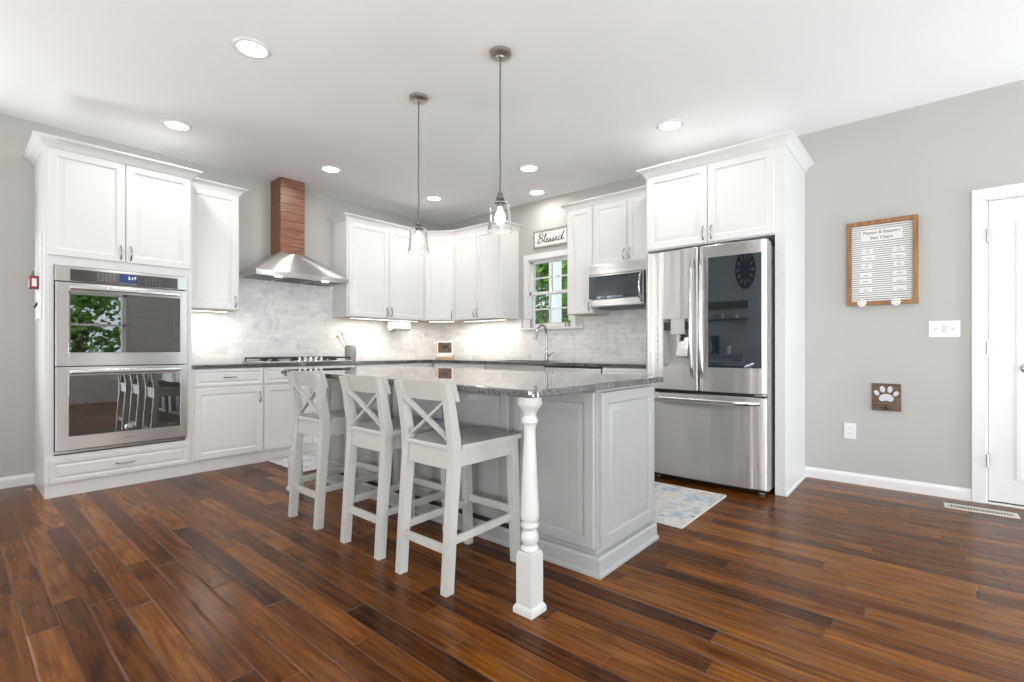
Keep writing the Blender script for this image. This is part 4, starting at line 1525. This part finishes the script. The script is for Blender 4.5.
# ------------------------------------------------------------------ rugs
def rug(label, x0, x1, y0, y1):
    r = thing('rug', label, 'rug', ((x0 + x1) / 2, (y0 + y1) / 2, 0.0))
    w, d = (x1 - x0) / 2, (y1 - y0) / 2
    m = MB()
    n = 24
    top, bot = [], []
    V, Fc = [], []
    for i in range(n + 1):
        for j in range(9):
            u, v = i / n * 2 - 1, j / 8 * 2 - 1
            z = 0.006 + 0.0015 * math.sin(u * 9 + v * 2)
            V.append((u * w, v * d + 0.003 * math.sin(u * 7), z))
    for i in range(n):
        for j in range(8):
            Fc.append((i * 9 + j, (i + 1) * 9 + j, (i + 1) * 9 + j + 1, i * 9 + j + 1))
    m.add(V, Fc)
    m.build('pile', 'rug', r)
    e = MB()
    ed = [(-w, -d), (w, -d), (w, d), (-w, d)]
    for k in range(4):
        a, c = ed[k], ed[(k + 1) % 4]
        pts = [(a[0] + (c[0] - a[0]) * t / 10, a[1] + (c[1] - a[1]) * t / 10, 0.0055) for t in range(11)]
        e.tube(pts, 0.0055, 6)
    e.build('bound_edge', 'rugedge', r)
    return r


rug('faded blue and cream runner rug on the floor before the refrigerator', -3.3, -1.072, 2.735, 3.535)
rug('pale grey rug on the floor before the cooktop cabinets', -4.55, -3.95, 1.915, 2.95)

# ------------------------------------------------------------------ pendants and recessed lights
def pendant(label, x, y, zb):
    r = thing('pendant_light', label, 'pendant light', (x, y, ZC), 0, 'pendant lights over the island')
    m = MB(); m.lathe([(0.001, -0.034), (0.02, -0.034), (0.024, -0.028), (0.055, -0.024), (0.063, -0.018), (0.064, 0.0), (0.001, 0.0)], seg=28); m.build('ceiling_canopy', 'canopy', r)
    H = zb - ZC
    ztop = H + 0.215
    m = MB()
    pts = [(0.0015 * math.sin(i * 1.7), 0.0015 * math.cos(i * 2.3), -0.03 + (ztop + 0.03) * i / 10) for i in range(11)]
    m.tube(pts, 0.0045, 8); m.build('cord', 'cord', r)
    m = MB(); m.lathe([(0.006, ztop + 0.012), (0.016, ztop + 0.006), (0.018, ztop - 0.014), (0.024, ztop - 0.018), (0.024, ztop - 0.030), (0.020, ztop - 0.034), (0.034, ztop - 0.042), (0.036, ztop - 0.052), (0.02, ztop - 0.054), (0.02, ztop - 0.075)], seg=24)
    m.build('lamp_socket', 'socket', r)
    sh = [(0.030, ztop - 0.046), (0.045, ztop - 0.050), (0.056, ztop - 0.064), (0.0605, ztop - 0.088), (0.064, ztop - 0.14), (0.068, ztop - 0.19), (0.073, ztop - 0.215)]
    m = MB(); m.lathe(sh, seg=36, caps=False)
    m.lathe([(0.0715, ztop - 0.215), (0.073, ztop - 0.2165), (0.0745, ztop - 0.215), (0.073, ztop - 0.2135)], seg=36, caps=False)
    m.build('glass_shade', 'glass', r, angle=60)
    m = MB(); m.lathe([(0.012, ztop - 0.073), (0.014, ztop - 0.09), (0.026, ztop - 0.115), (0.031, ztop - 0.135), (0.028, ztop - 0.158), (0.016, ztop - 0.174), (0.001, ztop - 0.178)], seg=20); m.build('bulb', 'bulb', r)
    d = bpy.data.lights.new('pendant_glow', 'POINT'); d.energy = 3; d.color = (1, 0.94, 0.85); d.shadow_soft_size = 0.035
    o = bpy.data.objects.new('pendant_glow', d); o.location = (0, 0, H - 0.02); o.parent = r; COL.objects.link(o)


pendant('clear glass pendant on the longer cord, hung over the near end of the island', -1.90, 2.106, 1.716)
pendant('clear glass pendant farther back over the oven end of the island', -2.665, 2.116, 1.695)

LAB = ['round recessed ceiling light nearest the viewer, above the left floor', 'round recessed ceiling light in front of the tall oven cabinet', 'round recessed ceiling light in front of the range hood',
       'round recessed ceiling light before the corner wall cabinets', 'round recessed ceiling light to the left of the longer pendant cord above the sink aisle', 'round recessed ceiling light close to the wall over the sink',
       'round recessed ceiling light in front of the refrigerator']
LAB[4] = 'round recessed ceiling light in the sink aisle, next to the one over the sink'
for (x, y), lab in zip([(-2.956, 1.145), (-4.414, 1.161), (-4.37, 2.412), (-4.314, 3.647), (-2.907, 3.634), (-3.285, 4.249), (-1.52, 3.646)], LAB):
    r = thing('recessed_light', lab, 'ceiling light', (x, y, ZC), 0, 'recessed ceiling lights')
    m = MB(); m.lathe([(0.100, 0.0), (0.100, -0.004), (0.094, -0.009), (0.080, -0.010), (0.076, -0.006), (0.076, -0.001)], seg=32, caps=False); m.build('trim_ring', 'trim', r)
    m = MB(); m.lathe([(0.078, -0.0015), (0.077, -0.005), (0.001, -0.0055)], seg=32); m.build('lamp_lens', 'lens', r)
    d = bpy.data.lights.new('recessed_lamp', 'AREA'); d.shape = 'DISK'; d.size = 0.14; d.energy = 3.4 if 'over the sink' in lab[-14:] else 6.0; d.color = (1, 0.96, 0.90)
    o = bpy.data.objects.new('recessed_lamp', d); o.location = (0, 0, -0.012); o.parent = r; COL.objects.link(o)


# ------------------------------------------------------------------ under-cabinet lights
def under_light(label, x, y, rz, L, power):
    r = thing('under_cabinet_light', label, 'light strip', (x, y, ZU0 - 0.004), rz, 'under-cabinet light strips')
    m = MB(); m.box(0, L, -0.014, 0.014, -0.009, 0, 0.002); m.build('housing', 'white', r)
    m = MB(); m.box(0.01, L - 0.01, -0.009, 0.009, -0.0115, -0.008); m.build('led_diffuser', 'strip', r)
    d = bpy.data.lights.new('led_glow', 'AREA'); d.shape = 'RECTANGLE'; d.size = L; d.size_y = 0.03; d.energy = power; d.color = (1, 0.94, 0.86)
    o = bpy.data.objects.new('led_glow', d); o.location = (L / 2, 0, -0.014); o.parent = r; COL.objects.link(o)


under_light('light strip under the wall cabinet left of the range hood', -5.0, 1.36, RA, 0.36, 2.2)
under_light('light strip under the wall cabinet right of the range hood', -4.93, 2.95, RA, 0.95, 5)
under_light('light strip under the wall cabinet left of the sink window', -4.50, 4.31, 0, 0.70, 3.4)

under_light('short light strip under the diagonal corner wall cabinet', -4.86, 4.02, math.radians(36), 0.34, 2.2)

# ------------------------------------------------------------------ things on the walls
# Blessed sign over the window
sg = thing('framed_sign', 'white sign lettered Blessed in a grey frame above the sink window', 'sign', (-3.285, YB - 0.001, 2.305), 0)
m = MB()
sw2, sh2 = 0.245, 0.103
for a, c, z0, z1 in ((-sw2, sw2, sh2 - 0.018, sh2), (-sw2, sw2, -sh2, -sh2 + 0.018), (-sw2, -sw2 + 0.018, -sh2 + 0.018, sh2 - 0.018), (sw2 - 0.018, sw2, -sh2 + 0.018, sh2 - 0.018)):
    m.box(a, c, -0.022, 0, z0, z1, 0.002)
m.build('frame', 'driftwood', sg)
m = MB(); m.box(-sw2 + 0.017, sw2 - 0.017, -0.008, -0.002, -sh2 + 0.017, sh2 - 0.017); bp = m.build('face_board', 'paper', sg)
STR = [
    # B
    [(0.30, 0.95), (0.22, 0.55), (0.12, 0.05)],
    [(0.08, 0.75), (0.25, 1.02), (0.50, 1.05), (0.55, 0.85), (0.42, 0.62), (0.26, 0.56), (0.46, 0.52), (0.52, 0.32), (0.38, 0.08), (0.16, 0.0), (0.02, 0.12)],
    # lessed in one joined stroke
    [(0.56, 0.10), (0.70, 0.40), (0.84, 0.85), (0.86, 1.0), (0.78, 0.92), (0.70, 0.45), (0.72, 0.08), (0.82, 0.06), (0.96, 0.22), (1.06, 0.38), (1.02, 0.46), (0.94, 0.34), (0.95, 0.10),
     (1.06, 0.04), (1.20, 0.22), (1.30, 0.46), (1.30, 0.30), (1.36, 0.12), (1.28, 0.02), (1.20, 0.07), (1.38, 0.10), (1.52, 0.26), (1.60, 0.48), (1.60, 0.30), (1.66, 0.12), (1.58, 0.02), (1.50, 0.07),
     (1.70, 0.10), (1.84, 0.24), (1.94, 0.38), (1.90, 0.46), (1.82, 0.34), (1.83, 0.10), (1.94, 0.04), (2.06, 0.14)],
    [(2.36, 0.40), (2.24, 0.46), (2.12, 0.32), (2.12, 0.10), (2.22, 0.04), (2.34, 0.20), (2.46, 0.70), (2.54, 1.05), (2.46, 0.65), (2.40, 0.20), (2.46, 0.04), (2.60, 0.16)],
]
m = MB()
sx_, sz_ = 0.145, 0.098
for st in STR:
    pts = [((q - 1.3) * sx_ + (zv - 0.5) * 0.012, -0.0095, (zv - 0.5) * sz_) for q, zv in st]
    m.tube(smooth_path(pts, 5), 0.0042, 6)
m.build('script_lettering', 'ink', bp)

# letter board with oak frame
lb = thing('letter_board', 'oak-framed white letter board with star chart cards on the right wall', 'letter board', (-0.267, YB - 0.001, 1.668), 0)
hw_, hh_ = 0.210, 0.315
m = MB()
fw_ = 0.030
m.box(-hw_, hw_, -0.034, 0, hh_ - fw_, hh_, 0.003); m.box(-hw_, hw_, -0.034, 0, -hh_, -hh_ + fw_, 0.003)
m.box(-hw_, -hw_ + fw_, -0.034, 0, -hh_ + fw_, hh_ - fw_, 0.003); m.box(hw_ - fw_, hw_, -0.034, 0, -hh_ + fw_, hh_ - fw_, 0.003)
m.build('frame', 'oak', lb)
m = MB(); m.box(-hw_ + fw_, hw_ - fw_, -0.008, -0.002, -hh_ + fw_, hh_ - fw_); m.build('dark_backing', 'ink', lb)
m = MB()
ns = 36
for i in range(ns):
    z0 = -hh_ + fw_ + (2 * hh_ - 2 * fw_) * i / ns
    m.box(-hw_ + fw_, hw_ - fw_, -0.014, -0.006, z0 + 0.0022, z0 + (2 * hh_ - 2 * fw_) / ns - 0.0022)
m.build('letter_rails', 'paper', lb)


def card(x, z, w, h, lines=None, mark=True):
    m = MB(); m.box(x - w / 2, x + w / 2, -0.0165, -0.0145, z - h / 2, z + h / 2)
    c = m.build('card', 'paper', lb)
    q = MB()
    if lines:
        for i, (tx, sz) in enumerate(lines):
            add_text(q, tx, sz, x, -0.0172, z + (0.5 * (len(lines) - 1) - i) * h * 0.46)
    else:
        if mark:
            q.add([(x + 0.006 * math.cos(PI / 2 + k * PI / 5) * (1 if k % 2 == 0 else 0.42), -0.0172, z + h * 0.28 + 0.006 * math.sin(PI / 2 + k * PI / 5) * (1 if k % 2 == 0 else 0.42)) for k in range(10)], [tuple(range(10))])
        q.box(x - w * 0.26, x + w * 0.26, -0.0172, -0.0165, z - h * 0.16, z - h * 0.08)
        q.box(x - w * 0.18, x + w * 0.18, -0.0172, -0.0165, z - h * 0.34, z - h * 0.27)
    q.build('printing', 'ink' if lines else 'greyink', c)


card(0.0, 0.205, 0.245, 0.088, [("Peyton & Easton's", 0.030), ('Star Chart', 0.031)])
for (x, z, w, mk) in ((-0.082, 0.092, 0.066, True), (-0.077, 0.044, 0.080, False), (-0.087, -0.018, 0.066, True), (-0.092, -0.086, 0.070, False), (-0.094, -0.130, 0.074, False), (-0.094, -0.200, 0.076, True),
                      (0.101, 0.088, 0.068, True), (0.101, 0.042, 0.082, False), (0.102, -0.018, 0.060, True), (0.106, -0.082, 0.076, True), (0.106, -0.138, 0.082, False), (0.106, -0.203, 0.080, False)):
    card(x, z, w, 0.034, None, mk)
for x in (-0.115, 0.085):
    m = MB()
    for k in range(8):
        a = k * PI / 4
        m.lathe([(0.001, -0.036), (0.009, -0.037), (0.010, -0.042), (0.006, -0.046), (0.001, -0.047)], (x + 0.020 * math.cos(a), 0, -hh_ + 0.016 + 0.020 * math.sin(a)), 10, 'y')
    m.lathe([(0.001, -0.036), (0.011, -0.037), (0.010, -0.046), (0.001, -0.049)], (x, 0, -hh_ + 0.016), 12, 'y')
    m.build('rosette', 'paper', lb)

# three-gang switch plate
sp_ = thing('switch_plate', 'white three-gang light switch plate beside the door', 'light switch', (0.080, YB - 0.001, 1.166), 0)
m = MB(); m.box(-0.083, 0.083, -0.006, 0, -0.058, 0.058, 0.003); m.build('cover_plate', 'white', sp_)
for x, kind in ((-0.046, 0), (0, 1), (0.046, 0)):
    m = MB()
    if kind: m.box(x - 0.015, x + 0.015, -0.0075, -0.005, -0.025, 0.025, 0.001)
    else: m.lathe([(0.011, -0.006), (0.010, -0.012), (0.001, -0.013)], (x, 0, 0), 16, 'y')
    m.build('rocker' if kind else 'dial', 'switchgap', sp_)

# paw print plaque
pw = thing('paw_print_plaque', 'small rustic wood plaque with a white paw print and black hook', 'plaque', (-0.238, YB - 0.001, 0.674), 0)
m = MB()
for i in range(3):
    m.box(-0.085, 0.085, -0.018, -0.002, -0.10 + i * 0.0668, -0.10 + (i + 1) * 0.0668 - 0.002, 0.002)
m.build('plank_board', 'rustic', pw)


def ell(mb, cx, cz, rx, rz, rot, y=-0.0195, n=18):
    pts = []
    for j in range(n):
        a = 2 * PI * j / n
        u, w = rx * math.cos(a), rz * math.sin(a)
        pts.append((cx + u * math.cos(rot) - w * math.sin(rot), cz + u * math.sin(rot) + w * math.cos(rot)))
    mb.prism(pts, y - 0.0015, y + 0.002, 'y')


for (cx, cz, rx, rz_, ro) in ((-0.056, 0.028, 0.014, 0.021, 0.5), (-0.022, 0.057, 0.015, 0.024, 0.15), (0.022, 0.057, 0.015, 0.024, -0.15), (0.056, 0.028, 0.014, 0.021, -0.5)):
    m = MB(); ell(m, cx, cz, rx, rz_, ro); m.build('toe_pad', 'pad', pw)
m = MB()
m.prism([(-0.040, -0.024), (-0.044, -0.006), (-0.034, 0.012), (-0.016, 0.022), (0, 0.025), (0.016, 0.022), (0.034, 0.012), (0.044, -0.006), (0.040, -0.024), (0.024, -0.033), (0.008, -0.026), (-0.008, -0.026), (-0.024, -0.033)],
        -0.021, -0.0175, 'y')
m.build('main_pad', 'pad', pw)
m = MB(); m.box(-0.024, 0.024, -0.021, -0.017, -0.088, -0.074, 0.002)
m.tube(smooth_path([(0, -0.02, -0.06), (0, -0.024, -0.075), (0, -0.036, -0.094), (0, -0.05, -0.088), (0, -0.054, -0.074)], 4), 0.004, 8)
m.tube([(0, -0.019, -0.055), (0, -0.019, -0.09)], 0.006, 8)
m.build('coat_hook', 'black', pw)


def outlet(label, loc, rz=0.0, gang=1):
    r = thing('wall_outlet', label, 'outlet', loc, rz)
    w = 0.038 + 0.023 * (gang - 1)
    m = MB(); m.box(-w, w, -0.006, 0, -0.06, 0.06, 0.003); m.build('cover_plate', 'white', r)
    for z in (-0.021, 0.021):
        for g in range(gang):
            x = (g - (gang - 1) / 2) * 0.046
            m = MB(); m.box(x - 0.015, x + 0.015, -0.0075, -0.005, z - 0.014, z + 0.014, 0.003)
            s = m.build('socket_face', 'white', r)
            q = MB(); q.box(x - 0.007, x - 0.005, -0.0078, -0.007, z - 0.004, z + 0.006); q.box(x + 0.005, x + 0.007, -0.0078, -0.007, z - 0.004, z + 0.006); q.build('slots', 'ink', s)


outlet('white outlet low on the right wall near the baseboard', (-0.459, YB - 0.001, 0.40))
outlet('white outlet in the tile left of the cooktop', (XA + 0.010, 1.735, 1.113), RA)
outlet('white outlet in the tile right of the utensil crock', (XA + 0.010, 3.32, 1.145), RA)
outlet('white double outlet in the tile below the microwave', (-2.60, YB - 0.010, 1.155), 0, 2)

# floor register
fv = thing('floor_vent', 'almond floor register in the boards before the door', 'floor vent', (0.247, 4.275, 0.0), math.radians(1))
m = MB()
vw, vd = 0.172, 0.062
m.box(-vw, vw, -vd, -vd + 0.024, 0.0, 0.006, 0.002); m.box(-vw, vw, vd - 0.024, vd, 0, 0.006, 0.002)
m.box(-vw, -vw + 0.022, -vd + 0.024, vd - 0.024, 0, 0.006); m.box(vw - 0.022, vw, -vd + 0.024, vd - 0.024, 0, 0.006)
n = 22
for i in range(n):
    x = -vw + 0.022 + (2 * vw - 0.044) * (i + 0.5) / n
    m.box(x - 0.0028, x + 0.0028, -vd + 0.024, vd - 0.024, 0.0012, 0.0055)
m.build('louver_grille', 'vent', fv)
m = MB(); m.box(-vw + 0.02, vw - 0.02, -vd + 0.022, vd - 0.022, 0.0003, 0.001); m.build('dark_duct', 'ink', fv)

# message centre on the side of the oven cabinet
mc = thing('message_board', 'narrow white board fixed to the left side of the oven cabinet', 'board', (-4.90, 0.434, 1.55), 0)
m = MB(); m.box(-0.10, 0.20, -0.010, 0, -0.31, 0.29, 0.003); m.build('panel', 'white', mc)
m = MB(); m.box(0.02, 0.15, -0.014, -0.009, -0.30, -0.12, 0.002); m.build('note_card', 'paper', mc)
m = MB(); m.lathe([(0.010, -0.014), (0.010, -0.02), (0.001, -0.021)], (0.09, 0, -0.20), 14, 'y'); m.tube([(0.09, -0.016, -0.20), (0.09, -0.03, -0.23)], 0.006, 8); m.build('hook', 'ink', mc)
pc = thing('pen_cup', 'small red pen cup hung on the side of the oven cabinet', 'pen cup', (-4.80, 0.4, 1.452), 0)
m = MB(); cw, cd = 0.038, 0.0225
m.box(-cw, cw, -cd, cd, 0, 0.004); m.box(-cw, cw, -cd, -cd + 0.003, 0, 0.09); m.box(-cw, cw, cd - 0.003, cd, 0, 0.09); m.box(-cw, -cw + 0.003, -cd + 0.003, cd - 0.003, 0, 0.09); m.box(cw - 0.003, cw, -cd + 0.003, cd - 0.003, 0, 0.09)
m.build('cup', 'red', pc)
m = MB(); m.box(-0.026, 0.012, -cd - 0.0008, -cd, 0.012, 0.066); m.box(cw, cw + 0.0008, -0.012, 0.012, 0.015, 0.07); m.build('label_patch', 'white', pc)
for dx, col, lab in ((-0.022, 'navy', 'dark blue pen standing in the red pen cup'), (0.004, 'red', 'red pen standing in the red pen cup'), (0.024, 'green', 'green pen standing in the red pen cup')):
    m = MB(); m.tube([(-4.80 + dx, 0.4, 1.458), (-4.80 + dx * 1.15, 0.396, 1.56), (-4.80 + dx * 1.2, 0.395, 1.578)], [0.006, 0.006, 0.0035], 10)
    tag(m.build('pen', col), lab, 'pen', 'pens in the red cup')

# small things on the window sill
SZ = WZ0 - 0.004
def block(name, label, cat, x, w, d, h, mat, y=YB - 0.024):
    r = thing(name, label, cat, (x, y, SZ), 0)
    m = MB(); m.box(-w / 2, w / 2, -d / 2, d / 2, 0.0005, h, 0.003); fb = m.build('block', mat, r)
    m = MB(); m.box(-w / 2 + 0.006, w / 2 - 0.006, -d / 2 - 0.001, -d / 2 + 0.001, 0.006, h - 0.006); m.build('face_panel', 'paper', fb)
block('wooden_block_sign', 'small white block sign at the left end of the window sill', 'sign', -3.615, 0.12, 0.026, 0.11, 'driftwood')
block('wooden_block_sign', 'low wooden block sign lying in the middle of the window sill', 'sign', -3.20, 0.26, 0.024, 0.055, 'palewood')
pp = thing('potted_plant', 'tiny dark potted plant at the right of the window sill', 'plant', (-3.02, YB - 0.024, SZ), 0)
m = MB(); m.lathe([(0.014, 0.0005), (0.018, 0.03), (0.019, 0.034), (0.015, 0.034), (0.013, 0.028), (0.001, 0.027)], seg=16); m.build('pot', 'greyplastic', pp)
m = MB()
for k in range(9):
    a = k * 2.4
    m.tube([(0, 0, 0.026), (0.006 * math.cos(a), 0.006 * math.sin(a), 0.05), (0.022 * math.cos(a), 0.016 * math.sin(a), 0.075)], [0.003, 0.006, 0.001], 6)
m.build('leaves', 'leaf2', pp)

# hook shelf, mugs and round mirror on the wall behind, which the dark refrigerator door reflects
hs = thing('hook_shelf', 'dark wooden hook shelf reflected in the dark glass of the refrigerator', 'shelf', (-2.30, YF + 0.001, 1.80), PI)
m = MB(); m.box(-0.72, 0.72, -0.022, 0, -0.07, 0.07, 0.003); m.build('back_rail', 'rustic', hs)
m = MB(); m.box(-0.72, 0.72, -0.13, 0, -0.27, -0.245, 0.003); m.build('lower_ledge', 'rustic', hs)
for x in (-0.4, -0.2, 0, 0.2, 0.4):
    m = MB(); m.tube(smooth_path([(x, -0.02, -0.02), (x, -0.05, -0.05), (x, -0.06, -0.03)], 3), 0.005, 8); m.build('coat_hook', 'black', hs)
for x, c in ((-0.38, 'white'), (-0.13, 'stone'), (0.10, 'white'), (0.36, 'stone')):
    g = thing('mug', 'mug on the dark hook shelf reflected in the refrigerator glass', 'mug', (-2.30 - x, YF + 0.075, 1.5555), 0, 'mugs on the hook shelf')
    m = MB(); m.lathe([(0.034, 0), (0.04, 0.006), (0.041, 0.09), (0.037, 0.09), (0.036, 0.01), (0.001, 0.008)], seg=20); m.build('cup', c, g)
    m = MB(); m.tube(smooth_path([(0.04, 0, 0.075), (0.065, 0, 0.07), (0.068, 0, 0.04), (0.04, 0, 0.022)], 4), 0.005, 8); m.build('handle', c, g)
ckk = thing('wall_clock', 'large round black metal clock reflected in the upper refrigerator glass', 'clock', (-1.66, YF + 0.002, 2.40), 0)
m = MB()
m.tube([(0.30 * math.cos(2 * PI * i / 40), 0.02, 0.30 * math.sin(2 * PI * i / 40)) for i in range(41)], 0.02, 8)
m.tube([(0.17 * math.cos(2 * PI * i / 40), 0.02, 0.17 * math.sin(2 * PI * i / 40)) for i in range(41)], 0.012, 8)
m.build('ring_frame', 'black', ckk)
m = MB()
for k in range(12):
    a = k * PI / 6
    m.bar((0.17 * math.cos(a), 0.02, 0.17 * math.sin(a)), (0.29 * math.cos(a), 0.02, 0.29 * math.sin(a)), 0.03, 0.01, (0, 1, 0))
m.build('hour_bars', 'brass', ckk)
m = MB(); m.lathe([(0.33, 0.002), (0.33, 0.012), (0.001, 0.012)], seg=40, axis='y'); m.build('dial', 'black', ckk)
m = MB(); m.bar((0, 0.03, 0), (0.10, 0.03, 0.08), 0.014, 0.006, (0, 1, 0)); m.bar((0, 0.034, 0), (-0.04, 0.034, 0.18), 0.010, 0.006, (0, 1, 0)); m.build('hands', 'black', ckk)

sb = thing('sideboard', 'grey sideboard against the wall behind, reflected low in the dark refrigerator glass', 'sideboard', (-2.95, YF + 0.42, 0), PI)
m = MB(); m.box(-1.25, 0.15, 0.02, 0.41, 0.08, 0.90); m.box(-1.27, 0.17, 0.0, 0.41, 0.90, 0.93, 0.004); m.box(-1.22, 0.12, 0.05, 0.39, 0, 0.08); m.build('carcass', 'greyplastic', sb)
for i in range(3):
    door_part(sb, -1.24 + i * 0.465, -0.785 + i * 0.465, 0.10, 0.88, -0.82 + i * 0.465, 0.6, mat='greyplastic')
cm = thing('coffee_maker', 'dark teal coffee maker on the sideboard reflected in the refrigerator glass', 'coffee maker', (-2.62, YF + 0.24, 0.931), 0)
m = MB(); m.box(-0.12, 0.12, -0.15, 0.15, 0, 0.035, 0.006); m.box(-0.12, 0.12, -0.15, -0.05, 0.035, 0.33, 0.012); m.box(-0.12, 0.12, -0.05, 0.13, 0.24, 0.33, 0.012); m.build('machine_body', 'teal', cm)
m = MB(); m.lathe([(0.05, 0.04), (0.065, 0.06), (0.065, 0.13), (0.045, 0.17), (0.04, 0.17), (0.058, 0.13), (0.058, 0.06), (0.001, 0.045)], (0, 0.05, 0), 20); m.build('carafe', 'blackglass', cm)
cj = thing('canister', 'white lidded canister beside the teal coffee maker, reflected in the refrigerator glass', 'canister', (-2.15, YF + 0.24, 0.931), 0)
m = MB(); m.lathe([(0.06, 0), (0.065, 0.006), (0.065, 0.15), (0.055, 0.155)], seg=24); m.build('jar', 'white', cj)
m = MB(); m.lathe([(0.062, 0.155), (0.062, 0.172), (0.012, 0.178), (0.014, 0.195), (0.001, 0.2)], seg=24); m.build('lid', 'oak', cj)
